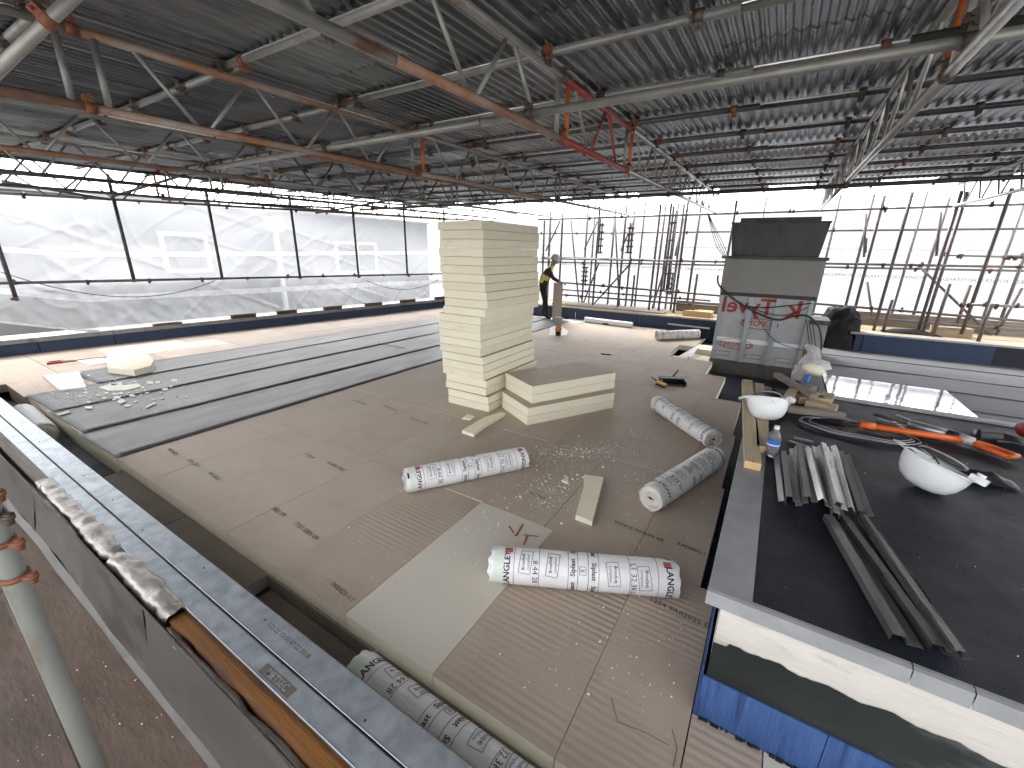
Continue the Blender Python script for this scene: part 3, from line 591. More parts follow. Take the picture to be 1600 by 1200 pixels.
# ------------------------------------------------------------------ back scaffold and printed sheeting
bs = thing('back_sheeting', 'bright white printed sheeting hung behind the far scaffold', 'sheeting')
YB = 13.0
def bsp(u, v, o=0.):
    x = -9.0+20*u; z = -1.2+3.98*v; return V((x, YB-o+.05*noise.noise(V((x*.7,z*.8,0)))+.025*noise.noise(V((x*2.5,z*3,3))), z))
MB().grid(bsp, 200, 30).build('sheet', M['net2'], bs)
MB().grid(lambda u, v: bsp(u, (1.2+1.95+.03*v)/3.98, .01), 200, 1).build('seam', M['ink'], bs) if False else None
for zc, hh in ((1.93,.035),(1.17,.012)): MB().grid(lambda u, v, zc=zc, hh=hh: bsp(u, (zc+1.2+hh*v-.12*u*(zc<1.5))/3.98, .012), 200, 1).build('seam_tape', M['band'], bs)
vs, fs = text('POWERCLAD+STANDARD', .1, .0)
pmesh = MB().add([(-x,0,y) for x, y, z in vs], fs).mesh('printed_text', M['ink'])
for k in range(15): ob('printed_text', pmesh, bs, loc=(-8.1+1.28*k, YB-.09, 1.40-.006*k), rot=(0,0,0))
for k in range(7): ob('printed_text', pmesh, bs, loc=(-7.6+1.28*k, YB-.09, .2), rot=(0,0,0))
fs_ = thing('far_scaffold', 'forest of thin scaffold tubes standing behind the far parapet in front of white sheeting', 'scaffold')
def upr(u0, v0, u1, v1, y, nm='upright', r=.029, vert=True, mat='tube_far'):
    p = AY(u0, v0, y); q = AY(u1, v1, y)
    if vert: x = (p.x+q.x)/2; p.x = q.x = x
    return tube(nm, p, q, r, mat, fs_)
U = [(857,340,857,470,12.5),(879,325,872,500,11.4),(919,320,908,495,12.5),(936,338,926,478,11.6),(961,342,948,485,12.5),(978,322,965,492,11.6),(991,322,978,484,12.5),(1031,325,1014,488,11.6),
     (1038,322,1022,490,12.5),(1045,320,1032,490,11.5),(1055,318,1043,492,12.4),(1063,322,1052,492,11.8),(1074,315,1053,492,11.4),(1095,315,1072,492,12.5),(1148,335,1125,470,11.4),
     (1366,303,1321,480,12.5),(1379,310,1336,490,11.6),(1419,324,1364,520,11.2),(1478,328,1422,508,12.4),(1495,328,1431,524,11.3),(1503,326,1440,525,11.5),(1575,310,1503,522,11.2),(1612,360,1558,524,12.4),
     (1394,468,1380,517,11.2),(1481,443,1460,526,11.0),(1516,445,1492,516,11.6),(1548,477,1529,533,10.95),(992,430,985,490,12),(1091,428,1080,486,11.2),(847,345,851,440,11.4)]
for u0,v0,u1,v1,y in U:
    p = AY(u0,v0,y); q = AY(u1,v1,y); x = (p.x+q.x)/2
    tube('upright', (x,y,q.z), (x,y,max(p.z, 2.95) if v0 < 345 else p.z), .029, 'tube_far', fs_)
for k in range(9):
    x = -6.4+1.45*k; tube('upright', (x,12.6,-.2), (x,12.6,3.1), .026, 'tube_far', fs_)
for (u0,v0,u1,v1,y) in ((892,344,905,478,12),(875,345,853,392,12.3),(934,345,913,390,12.3),(990,345,970,392,12.3),(1068,342,1055,400,12.3),(987,410,925,478,12),(936,410,910,478,12),(961,345,968,480,12.),(1040,415,1018,485,12),
                        (1433,413,1548,524,12.),(1597,450,1556,524,12.),(1355,440,1365,507,12.),(1354,372,1352,395,12),(1470,332,1463,400,12.),(1353,334,1350,402,12)):
    upr(u0,v0,u1,v1,y,'brace',.0242,False)
for (v0,u0,v1,u1,y,mt) in ((343,840,318,1640,11.3,'tube'),(365,840,357,1640,12.6,'tube_far'),(404,845,418,1640,11.4,'tube_far'),(409,840,424,1640,12.6,'tube_far'),(441,872,505,1640,11.5,'tube_far'),(460,872,519,1640,11.5,'tube_far'),(452,872,470,1110,12.5,'tube_far'),
                           (398,1468,403,1640,12.2,'tube'),(475,1498,481,1640,11.1,'tube')):
    p = AY(u0,v0,y); q = AY(u1,v1,y); tube('ledger', p, q, mat=mt, parent=fs_, n=10)
    for k in range(9): coupler(fs_, p.lerp(q, rnd.random()), (1,0,0), rnd.random()*6, rnd.random()<.15)
p = AY(850,403,11.7); q = AY(1000,404,11.7)
for k in range(3): MB().box((p.x, 11.5+.24*k, p.z), (q.x+.3*(k-1), 11.72+.24*k, p.z+.04)).build('scaffold_plank', M['timber_grey'], fs_)
for (u,v0,v1) in ((938,342,396),(985,348,396),(913,412,446),(1048,420,460),(1053,322,455)):
    p = AY(u,v0,11.7); q = AY(u-3,v1,11.7); b = MB(); b.tube(p,(p.x,11.7,q.z),.03,8); b.tube((p.x+.07,11.7,p.z-.1),(p.x+.07,11.7,q.z),.022,8)
    for k in range(5): b.box((p.x-.05,11.65,q.z+(p.z-q.z)*k/5),(p.x+.12,11.75,q.z+(p.z-q.z)*k/5+.04))
    b.build('screw_jack', M['tube_far'], fs_)

#================================================================== CHIMNEY ENCLOSURE
ch = thing('chimney_enclosure', 'roof stack with silver membrane below, grey board in the middle, dark lead on top', 'chimney')
CY = 8.0; CX0, CX1 = -.79, .52; D = .95
MB().box((CX0-.01,CY-.03,-.2),(CX1+.02,CY+D,.03)).build('masonry_base', M['brick'], ch)
MB().box((CX0+.04,CY+.02,.032),(CX1-.04,CY+D,1.13)).build('membrane_lining', M['tyvek'], ch)
for x, wd in ((CX0,.05),(-.36,.075),(.03,.075),(CX1-.05,.05)):
    MB().box((x,CY-.012,.032),(x+wd,CY+.012,1.13)).box((x,CY-.03,.032),(x+.008,CY-.012,1.13)).build('stud', M['stud'], ch)
MB().box((CX1-.012,CY+.015,.034),(CX1+.004,CY+D,1.13)).build('side_board', M['grey_panel'], ch)
MB().box((CX0-.012,CY-.02,1.132),(CX1+.01,CY+D,1.19)).build('band', M['black'], ch)
MB().box((CX0-.02,CY-.035,1.192),(CX1+.02,CY+D,1.72)).build('grey_board', M['grey_panel'], ch)
MB().box((CX0-.07,CY-.09,1.722),(CX1+.06,CY+D+.04,1.765)).build('ledge', M['lead_d'], ch)
b = MB(); b.add([(-.73,CY,1.767),(.45,CY,1.767),(.45,CY+D-.05,1.767),(-.73,CY+D-.05,1.767),(-.79,CY-.06,2.25),(.5,CY-.06,2.25),(.5,CY+D,2.25),(-.79,CY+D,2.25)], [(0,1,5,4),(1,2,6,5),(2,3,7,6),(3,0,4,7),(4,5,6,7)]); b.build('lead_cladding', M['lead_d'], ch)
MB().box((-.8,CY-.075,2.252),(.51,CY+D,2.275)).box((-.68,CY-.02,2.277),(.38,CY+D-.1,2.34)).build('lead_cap', M['lead_d'], ch)
MB().box((CX0+.04,CY+.008,.36),(CX1-.05,CY+.018,.43)).build('white_tape', M['white_p'], ch)
W = lambda x, z, a=0: Matrix.Translation((x, CY+.012, z))@Matrix.Rotation(math.pi/2,4,'X')@Matrix.Rotation(a,4,'Z')
flat_text('printed_text', 'Tyvel', .36, M['red_ink'], W(-.36,.97), ch, .02, True); flat_text('printed_text', 'k', .38, M['red_ink'], W(.3,.96,R(-3)), ch, .025, True)
flat_text('printed_text', 'DUPONT', .13, M['red_ink'], W(-.15,.7), ch, .004, True)
flat_text('printed_text', 'DUPONT', .12, M['red_ink'], W(-.45,.31), ch, .0, True)
for cxx, czz in ((-.15,.7),(-.45,.33)):
    b = MB(); b.path([W(cxx,czz)@V((.27*math.cos(a*math.pi/16),.085*math.sin(a*math.pi/16),0)) for a in range(33)], .006, 5); b.build('printed_oval', M['red_ink'], ch)
for cxx in (-.62,-.15,.28): b = MB(); b.path([W(cxx,.14)@V(p) for p in ((-.13,0,0),(-.1,.04,0),(.12,.04,0),(.12,-.03,0),(-.1,-.03,0),(-.13,0,0))], .004, 5); b.build('printed_arrow', M['red_ink'], ch)
def hang(name, lab, pts, r, mat='black'):
    ps = [V(p) for p in pts]; out = []
    for i in range(len(ps)-1):
        p0 = ps[max(i-1,0)]; p1 = ps[i]; p2 = ps[i+1]; p3 = ps[min(i+2,len(ps)-1)]
        for k in range(10):
            t = k/10; out.append(.5*((2*p1)+(-p0+p2)*t+(2*p0-5*p1+4*p2-p3)*t*t+(-p0+3*p1-3*p2+p3)*t**3))
    out.append(ps[-1]); b = MB(); b.path(out, r, 8); return b.build(name, M[mat], label=lab, cat='cable')
Yc = CY-.1
hang('thick_cable','thick black cable slung across the front of the chimney enclosure',[AY(u,v,Yc) for u,v in ((1122,430),(1124,446),(1150,470),(1185,490),(1215,500),(1240,494),(1262,494),(1280,512),(1283,545),(1270,570),(1255,576))],.014)
hang('thin_cable','thin black cable from the thick cable up to the right post of the chimney',[AY(u,v,Yc+.02) for u,v in ((1165,478),(1190,481),(1230,478),(1268,474))],.008)
hang('thin_cable','thin black cable drooping to the lower right corner of the chimney',[AY(u,v,Yc+.01) for u,v in ((1180,488),(1195,515),(1215,535),(1245,545),(1272,552))],.005)
hang('thin_cable','thin black cable crossing the second stud of the chimney',[AY(u,v,Yc+.03) for u,v in ((1170,480),(1210,492),(1240,490),(1262,480))],.006)
for i,du in enumerate((0,5,-4)): hang('hanging_cable',f'black cable hanging down beside the chimney right corner, {["middle","right","left"][i]} of three',[AY(u+du,v,Yc-.03) for u,v in ((1264,500),(1268,530),(1272,555),(1266,570),(1258,578))],.007)
for i,du in enumerate((0,8,16,24)): hang('roof_cable',f'thin wire looping from roof to chimney top, {names_p[i]} from the left',[AY(u,v,9.5) for u,v in ((1105,330),(1112+du*.3,360),(1120+du*.5,385),(1132+du*.2,402))],.006)

# right of chimney: low grey box, black bag
rb = thing('low_grey_box', 'low grey clad box with dark cap and orange foot right of the chimney', 'box')
p = AY(1285,500,9.2)
MB().box((p.x-.35,9.2,.02),(p.x+.1,9.8,.62)).build('body', M['grey_panel'], rb); MB().box((p.x-.37,9.17,.622),(p.x+.12,9.83,.7)).build('cap', M['lead_d'], rb)
MB().box((p.x-.35,9.15,.0),(p.x+.05,9.2,.17)).build('foot', M['timber_o'], rb)
b = MB(); q = A(1305,540,0)
def bagf(u, v):
    a = u*2*math.pi; t = v*math.pi*.5; r = math.cos(t)**.6
    k = 1+.16*noise.noise(V((math.cos(a)*1.5,math.sin(a)*1.5,v*3)))+.09*noise.noise(V((math.cos(a)*4,math.sin(a)*4,v*7)))
    return V((q.x-.03+.42*r*k*math.cos(a), q.y+.35*r*k*math.sin(a), .78*math.sin(t)*k**.6))
b.grid(bagf, 40, 20); b.build('black_bag', M['bag'], label='bulging black rubbish bag between the chimney box and the right parapet', cat='bag')

# ================================================================== insulation stacks
def rect_board(p0, ux, uy, w_, l_, z0, t_, lab, group, top='board'):
    Mx = Matrix(((ux[0],uy[0],0,p0[0]),(ux[1],uy[1],0,p0[1]),(0,0,1,z0),(0,0,0,1)))
    k = rnd.uniform(-.001,.001)
    o = MB().box((rnd.uniform(0,.003),rnd.uniform(0,.004),.003),(w_-rnd.uniform(0,.004),l_,t_-.002)).build('insulation_board', M['foam'], M=Mx, label=lab, cat='insulation board', group=group)
    MB().box((.004,.005,t_-.002),(w_-.004,l_-.003,t_)).build('facing', M[top], o); return o
num = ['lowest','second','third','fourth','fifth','sixth','seventh','eighth','ninth','tenth','eleventh','twelfth','thirteenth','fourteenth','fifteenth','sixteenth','seventeenth','eighteenth','nineteenth','twentieth','twenty-first','twenty-second','topmost']
LV = [0,.091,.182,.272,.363,.454,.545,.636,.727,.818,.909,1.0]
xoff = [0,0,-.05,-.05,-.09,-.09,-.09,-.11,-.11,-.11,-.11,-.09,-.04,-.04,-.05,-.06,-.06,-.075,-.075,-.09,-.09,-.085,-.085]
wid = .6
for i in range(23):
    a = R(rnd.uniform(-.4,.4)); dx = xoff[i]+rnd.uniform(-.006,.006); dy = rnd.uniform(-.012,.012)+(.02 if i > 1 else 0)
    w_ = .6 if 4 <= i <= 11 and i > 3 else .6
    if i >= 7 and i <= 12: dx += -.02
    rect_board((-3.19+dx, 3.72+dy), (math.cos(a),math.sin(a)), (-math.sin(a),math.cos(a)), w_, 1.2, i*.0905, .0905, f'cream insulation board, {num[i]}{"" if i in (0,22) else " from the bottom"} in the tall stack', 'boards of the tall stack')
# short stack
def ori(pa, pb): d = (pb-pa); d.z = 0; d.normalize(); return (d.x, d.y), (-d.y, d.x)
for i in range(4):
    if i < 2: pa = A(603,0) if False else None
    z = i*.1
    if i < 2: c0 = A(824,665,0); cr = A(956,638,0); Lr = 1.2
    else: c0 = A(832,646,.2) if False else A(832,604,.4); cr = A(969,581,.4)
    ux, uy = ori(c0, cr); 
    rect_board((c0.x, c0.y), uy, ux, .6, 1.2 if i<2 else 1.2, z, .1, f'cream insulation board, {["lowest","second from the bottom","third from the bottom","topmost"][i]} in the short stack beside the tall one', 'boards of the short stack')

# offcuts
def slab(pts, t_, lab, name='foam_offcut', mat='foam', z=.0, cat='offcut', group=None):
    b = MB().prism([(p.x,p.y) for p in pts], z+.0005, z+t_); return b.build(name, M[mat], label=lab, cat=cat, group=group)
slab([A(722,677),A(740,683),A(756,670),A(790,650),A(782,648),A(755,657)][::1], .035, 'long tapered cream foam offcut in front of the tall stack')
slab([A(722,655),A(735,657),A(742,652),A(730,649)], .015, 'small cream foam scrap beside the tall stack base')
slab([A(899,812),A(925,822),A(943,752),A(912,748),A(912,765),A(905,790)], .04, 'cream foam offcut strip with ragged left edge behind the front roll')
slab([A(877,752),A(888,757),A(888,746)], .012, 'small triangular foam scrap near the ragged offcut strip')
slab([A(170,584),A(212,589),A(238,582),A(243,572),A(234,563),A(170,566)], .1, 'thick cream insulation offcut lying on the grey felt at the left')
slab([A(114,562),A(140,572),A(178,566),A(160,560)], .012, 'thin beige offcut beside the orange handled saw')
slab([A(68,590),A(94,613),A(136,608),A(124,583)], .03, 'white foam square lying on boards at the left edge', mat='white_p')
slab([A(148,545),A(182,561),A(310,541),A(275,531)], .004, 'pale rectangular board piece on the beige boards by the left parapet', mat='board_pale', name='board_piece', cat='board')
fl_ = [((155,606),(178,600),(195,603),(215,600),(222,604),(200,610),(170,611)),((172,600),(190,598),(192,601),(175,603)),((183,628),(190,624),(198,627),(188,632)),((229,597),(238,596),(240,600),(230,600)),
       ((89,648),(108,643),(111,645),(92,650)),((132,636),(145,635),(144,639),(134,639)),((228,636),(243,629),(244,631),(229,638)),((268,594),(276,593),(278,596),(268,596)),((243,597),(252,596),(250,599),(244,599)),((253,608),(262,607),(262,610),(254,610))]
fl_ = [[A(*q,.012) for q in f] for f in fl_]
names_f = ['largest','thin upper','round lower','small upper right','long lower left','lower middle','thin slanted','far right','right of the middle','right lower']
for f, nmf in zip(fl_, names_f): slab(f, .01, f'{nmf} white foam flake scattered on the grey felt', z=.012, mat='crumb', name='foam_flake', cat='foam flake', group='foam flakes on the grey felt')
for i, (a, b_) in enumerate((((695,763),(754,785)),((547,606),(600,621)))):
    p, q = A(*a), A(*b_); d = (q-p).normalized(); nrm = V((-d.y,d.x,0))*.004
    MB().add([p-nrm+V((0,0,.003)),q-nrm+V((0,0,.003)),q+nrm+V((0,0,.003)),p+nrm+V((0,0,.003))],[(0,1,2,3)]).build('joint_filler', M['foam'], floor)
# crumbs
cr_ = MB(); rc = random.Random(5)
for _ in range(60):
    p = A(rc.gauss(175,45), rc.gauss(612,14), .012)
    if p.y < 1.05 or p.x > -4.8: continue
    k = rc.uniform(.012,.05); a0 = rc.uniform(0,6); n_ = 5
    ring = [p+V((k*rc.uniform(.4,1)*math.cos(a0+i*2*math.pi/n_)*1.4, k*rc.uniform(.4,1)*math.sin(a0+i*2*math.pi/n_)*.8, 0)) for i in range(n_)]
    cr_.add(ring+[q+V((0,0,.006)) for q in ring], [tuple(range(n_,2*n_))]+[(i,(i+1)%n_,(i+1)%n_+n_,i+n_) for i in range(n_)])
for _ in range(14):
    p = A(rc.gauss(900,50), rc.gauss(745,30), .0); k = rc.uniform(.006,.014); ring = [p+V((k*math.cos(i*1.5),k*math.sin(i*1.5),0)) for i in range(4)]
    cr_.add(ring+[q+V((0,0,.006)) for q in ring], [(4,5,6,7)]+[(i,(i+1)%4,(i+1)%4+4,i+4) for i in range(4)])
def crumbs(u, v, su, sv, n, z=.001, s=.0055):
    for _ in range(n):
        p = A(u+rc.gauss(0,su), v+rc.gauss(0,sv), z)
        if p.length > 12: continue
        k = s*rc.uniform(.4,1.5); cr_.add([p+V((k*rc.uniform(-1,1),k*rc.uniform(-1,1),0)) for _ in range(3)]+[p+V((0,0,k))], [(0,1,3),(1,2,3),(2,0,3)])
for a in ((900,708,40,6,420),(940,700,30,5,200),(870,770,34,18,420),(830,720,40,14,160),(780,815,20,16,80),(985,680,22,8,160),(1010,745,20,18,120),(1030,1000,40,50,60),(900,1000,60,50,60),(620,900,120,80,60),(700,700,150,60,60),(1000,850,60,40,60)): crumbs(*a)
for a in ((150,610,50,12,700),(200,630,50,15,300),(260,600,50,12,120),(110,620,20,8,200)): crumbs(*a, z=.016, s=.005)
for _ in range(160):
    x = rc.uniform(-2.5,.3); y = rc.uniform(-.1,.32); k = rc.uniform(.002,.006); p = V((x,y,-.083)); cr_.add([p+V((k*rc.uniform(-1,1),k*rc.uniform(-1,1),0)) for _ in range(3)]+[p+V((0,0,k))], [(0,1,3),(1,2,3),(2,0,3)])
for _ in range(120):
    x = rc.uniform(.1,2.2); y = rc.uniform(1.55,4.2); k = rc.uniform(.001,.004); p = V((x,y,.625)); cr_.add([p+V((k*rc.uniform(-1,1),k*rc.uniform(-1,1),0)) for _ in range(3)]+[p+V((0,0,k))], [(0,1,3),(1,2,3),(2,0,3)])
cr_.build('foam_crumbs', M['crumb'], kind='stuff', label='white foam crumbs scattered over the boards and felt', cat='crumbs')
# stamps on boards
for i, (u, v, s, sz, f) in enumerate(((270,706,'AAR 4055',.05,0),(303,724,'2.0 x 5011',.05,0),(335,744,'AA 500 S',.05,0),(484,713,'F 5024',.05,0),(525,729,'SI 00A 7025',.05,0),(562,629,'IL-004 7500',.05,0),(610,638,'ISI-RUP 100',.05,0),(655,658,'SU 0WT 7501',.05,0),(435,800,'5001 09',.05,0),(478,830,'7151 5001 09',.05,0),
        (535,925,'7ARAD1-1.1',.04,0),(862,850-85,'',.05,0),(997,830,'95241E 90W01 09',.045,0),(1080,858,'9AD0N-1',.045,0),(1066,960,'1254 9A02025 E51',.045,0),(840,775,'EI-77AA',.04,0),(708,655,'B 3',.03,0))):
    if s: flat_text('stamped_text', s, sz, M['stamp'], floorM(A(u, v, 0), R(-4), .0025), floor, .01)
for a, b_ in (((795,822),(806,838)),((806,838),(817,819)),((818,836),(842,839)),((824,836),(818,852))):
    p, q = A(*a), A(*b_); d = (q-p).normalized(); nrm = V((-d.y,d.x,0))*.005; z = V((0,0,.003)); MB().add([p-nrm+z,q-nrm+z,q+nrm+z,p+nrm+z],[(0,1,2,3)]).build('marker_line', M['red_ink'], floor)
for pts_ in (((955,1090),(965,1128),(1010,1145),(1045,1165)),((1050,1140),(1058,1170),(1052,1198))):
    b = MB(); b.path([A(*q, .002) for q in pts_], .0012, 4); b.build('scuff_line', M['stamp'], floor)

#================================================================== membrane rolls
def roll(pa, pb, r, lab, spin=0., zoff=None, flip=False, seed=0, tilt=0., txt=True):
    pa, pb = V(pa), V(pb); d = (pb-pa); L = d.length; d.normalize(); ang = math.atan2(d.y, d.x)
    Mx = Matrix.Translation(pa)@Matrix.Rotation(ang,4,'Z')@Matrix.Rotation(tilt,4,'Y')
    t = thing('membrane_roll', lab, 'roll', group='white wrapped membrane rolls', M=Mx)
    ns, nc_ = 60, 44; b = MB()
    def fn(u, v):
        x = u*L; th = v*2*math.pi
        k = .012*noise.noise(V((x*3+seed, math.cos(th)*1.3, math.sin(th)*1.3)))+.011*noise.noise(V((x*14+seed, math.cos(th)*3, math.sin(th)*3)))
        e = min(u, 1-u)*L
        if e < .05: k += (.05-e)/.05*(.07*noise.noise(V((seed+u*3, math.cos(th)*2.5, math.sin(th)*2.5)))-.05)
        xx = x+((.02 if u > .5 else -.02)*noise.noise(V((seed, math.cos(th)*2, math.sin(th)*2+u))) if e < .001 else 0)
        rr = r*(1+k); return V((xx, -rr*math.sin(th), rr*math.cos(th)))
    b.grid(fn, ns, nc_); b.build('wrapper', M['film'], t)
    if seed == 5:
        q = [fn(.012,.06),fn(.012,.15),fn(.075,.12)]; MB().add([V((a.x,a.y*1.03,a.z*1.03)) for a in q],[(0,1,2)]).build('torn_void_patch', M['void'], t)  # flat dark triangle painted over the wrapper as the shaded void inside the tear
    # ends: rolled layers
    for s, x in ((-1, .004), (1, L-.004)):
        e = MB(); prof = []
        for k in range(12): prof.append((r*.95*(1-k/12), .008*(k%2)+.006*math.sin(k)))
        vs = []
        for rr_, zz in prof: vs += [V((x-s*zz*1.2+s*.0-.004*noise.noise(V((rr_*60,i,seed))), -rr_*math.sin(i*2*math.pi/28)*(1+.05*noise.noise(V((i,seed,rr_*20)))), rr_*math.cos(i*2*math.pi/28))) for i in range(28)]
        e.add(vs, [(k*28+i, k*28+(i+1)%28, (k+1)*28+(i+1)%28, (k+1)*28+i) for k in range(11) for i in range(28)], True); o = e.build('roll_end', M['roll_end'], t)
        c = MB().add([V((x+s*.003,-r*.28+.0,.0)),V((x+s*.003,-r*.05,r*.14)),V((x+s*.003,r*.26,r*.1)),V((x+s*.003,r*.1,-r*.06))],[(0,1,2,3)]); c.build('core_shade_patch', M['void'], o)  # flat near-black patch, paints the shade inside the roll core
    g = MB(); g.grid(lambda u, v: V((.025+.055*u, -(r*1.018)*math.sin(v*2*math.pi), (r*1.018)*math.cos(v*2*math.pi))), 1, 40); g.build('tape_band', M['film_g'], t)
    if not txt: return t
    def ring(x, wd, mat, nm='printed_line'):
        q = MB(); q.grid(lambda u, v: (lambda P: V((x+wd*u, P.y*1.006, P.z*1.006)))(fn(x/L, v)), 1, 60); q.build(nm, M[mat], t)
    for x in (.13,.265,.42,.58,.74,.885): ring(x*L, .0028, 'red_ink')
    for x in (.47,.525): ring(x*L, .0028, 'black_ink')
    ink = MB(); red = MB(); thin = MB()
    def wrap(mb, s, size, x, th, up, bold=.0):
        vs, fs = text(s, size, bold); o = []
        for a, b2, _ in vs:
            tt = th - up*a/r; xx = x - up*b2
            P = fn(max(.06,min(.94,xx/L)), (tt/(2*math.pi)) % 1.0); o.append(V((xx, P.y*1.014, P.z*1.014)))
        mb.add(o, fs)
    def frame(x, th, w2, h2, rot, mb):
        ps = [(-w2,-h2),(w2,-h2),(w2,h2),(-w2,h2),(-w2,-h2)]; cr2, sr = math.cos(rot), math.sin(rot); out = []
        for (a0,b0),(a1,b1) in zip(ps, ps[1:]):
            for k in range(8):
                a = a0+(a1-a0)*k/8; b2 = b0+(b1-b0)*k/8; a, b2 = a*cr2-b2*sr, a*sr+b2*cr2
                out.append(V((x+a, -(r*1.022)*math.sin(th+b2/r), (r*1.022)*math.cos(th+b2/r))))
        out.append(out[0]); mb.path(out, .0012, 4)
    for th0 in (spin, spin+math.pi*2/2.4, spin-math.pi*2/2.4):
        wrap(ink, 'LANGLEY', .047, .095*L, th0+.15, 1, .022); wrap(ink, 'LANGLEY', .047, .945*L, th0+.35, -1, .022)
        for xx, sgn in ((.1*L,1),(.94*L,-1)):
            for k in range(3):
                th = th0+.15+sgn*(.16/r)*.85 if sgn > 0 else th0+.35+.16/r*.85
                q = [(xx-.02, th-.10),(xx+.02, th-.10),(xx+.02, th+.0),(xx-.02, th+.0)]; o = [V((a, -(r*1.02)*math.sin(b2+k*.13), (r*1.02)*math.cos(b2+k*.13))) for a, b2 in q]; red.add(o, [(0,1,2,3)])
        wrap(ink, 'Siplast', .036, .445*L, th0-.25, 1, .02); wrap(ink, 'Siplast', .036, .555*L, th0-.1, -1, .02)
        wrap(ink, 'Siplast', .036, .445*L, th0+1.0, 1, .02); wrap(ink, 'Siplast', .036, .555*L, th0+1.15, -1, .02)
        for x, up, dth in ((.19,1,-.35),(.335,1,-.3),(.66,-1,-.05),(.82,-1,.05)):
            wrap(ink, 'Broof(t4)', .023, x*L-up*.008, th0+dth, up, .01); wrap(thin, 'compliant', .021, x*L+up*.018, th0+dth, up); frame(x*L+up*.004, th0+dth, .032, .062, .12*up, thin)
        wrap(thin, '8:44 28', .042, .245*L, th0+.2, -1); wrap(thin, 'L1 32.3KG', .042, .76*L, th0+.2, -1)
        frame(.497*L, th0-.1, .017, .02, 0, ink); wrap(thin, 'II', .03, .497*L, th0-.1, 1, .01)
    ink.build('printed_text', M['black_ink'], t); red.build('logo', M['red_ink'], t); thin.build('fine_print', M['ink'], t)
    return t
def on(u, v, r, z=0.): p = A(u, v, z+r); p.z = z+r; return p
def two(u0, v0, u1, v1, r, z=0., L=1.02):
    a, b_ = on(u0,v0,r,z), on(u1,v1,r,z); c = (a+b_)/2; d = (b_-a).normalized()*L/2; return c-d, c+d
roll(*two(762,880,1062,905,.098), .098, 'printed white roll lying across the front, nearest to the plinth corner', spin=.95, seed=1)
roll(*two(630,752,822,714,.095), .095, 'printed white roll with torn open left end, in the middle left of the boards', spin=1.0, seed=5)
MB().add([V((-1.985,1.72,.2)),V((-1.9,1.76,.197)),V((-1.955,1.69,.14))],[(0,1,2)]) if False else None
roll(*two(1018,778,1115,715,.1), .1, 'printed white roll with its coiled end facing left, beside the plinth edging', spin=.5, seed=9, )
roll(*two(1030,632,1110,684,.095), .095, 'printed white roll behind, slanting toward the plinth with dark hollow end', spin=.3, seed=13)
roll(*two(1033,524,1084,522,.1), .1, 'white roll near the chimney, lying on boards by the far dark upstand', spin=.8, seed=17)
pa = V((-1.33,.85,-.06)); roll(pa, pa+V((1.02,-.0,0)), .104, 'printed white roll lying in the gutter beside the galvanised rail at the bottom', spin=-.5, seed=21)
roll(V((-6.05,.83,-.06)), V((-7.05,.86,-.06)), .11, 'dusty white roll in the gutter at the far left behind the rail', spin=.8, seed=25, txt=False)
roll(*two(922,500,980,507,.07,L=1.3), .07, 'faint grey-white roll lying along the far blue parapet', spin=.8, seed=29, txt=False)

#================================================================== small things on the boards
dp = thing('dustpan', 'black dustpan lying on the boards behind the rolls', 'dustpan')
p = A(1050,600); b = MB(); Md = floorM(p, R(25), 0)
b.box((-.16,-.12,.004),(.16,.12,.012),Md).box((-.16,.11,.012),(.16,.12,.08),Md).box((-.165,-.12,.012),(-.155,.12,.07),Md).box((.155,-.12,.012),(.165,.12,.07),Md).box((-.16,.02,.07),(.16,.12,.078),Md); b.build('pan', M['black'], dp)
b = MB(); b.tube(Md@V((.02,.12,.06)),Md@V((.14,.3,.12)),.014,8); b.build('handle', M['black'], dp)
br_ = thing('hand_brush', 'yellow hand brush leaning on the black dustpan', 'brush'); p = A(1034,604); Mb = floorM(p, R(-35), 0)
MB().box((-.1,-.03,.03),(.06,.03,.055),Mb).build('head', M['yellow'], br_); MB().box((-.1,-.028,.0),(.06,.028,.03),Mb).build('bristles', M['black'], br_); MB().tube(Mb@V((-.1,0,.045)),Mb@V((-.24,.02,.07)),.01,8).build('handle', M['black'], br_)
kn = thing('knife', 'small knife with dark handle lying on the boards beyond the short stack', 'knife'); p = A(953,555); Mk = floorM(p, R(12), 0)
MB().box((-.16,-.012,0),(.02,.012,.02),Mk).build('handle', M['black'], kn); MB().box((.02,-.01,.002),(.2,.008,.005),Mk).build('blade', M['stud'], kn)
sw = thing('hand_saw', 'hand saw with orange-red handle lying on beige boards at the far left', 'saw'); p = A(82,568); q = A(145,561); d = q-p; Ms = Matrix.Translation(p)@Matrix.Rotation(math.atan2(d.y,d.x),4,'Z')
b = MB().box((-.05,-.07,.005),(.12,-.04,.03),Ms).box((-.05,.04,.005),(.12,.07,.03),Ms).box((-.05,-.04,.005),(-.02,.04,.03),Ms).box((.09,-.04,.005),(.12,.04,.03),Ms); b.build('handle', M['red_tool'], sw)
MB().prism([(.12,-.06),(.12,.06),(.62,.01),(.62,-.03)],.012,.015,Ms).build('blade', M['coupler'], sw)
tubt = thing('sealant_tub', 'clear and orange sealant tub standing on white paper near the worker', 'tub'); p = A(872,524)
MB().lathe([(0,0),(.06,0),(.06,.1)],18,Matrix.Translation(p)).build('base', M['black'], tubt); MB().lathe([(.06,.1),(.075,.12),(.075,.17),(.055,.18)],18,Matrix.Translation(p)).build('collar', M['orange_h'], tubt); MB().lathe([(.06,.18),(.08,.3),(.085,.4),(.0,.4)],18,Matrix.Translation(p)).build('cup', M['grey_panel'], tubt)
slab([A(858,524),A(885,524),A(888,518),A(872,506),A(860,512)], .004, 'white paper scrap under the sealant tub', 'paper', 'white_p', cat='paper')
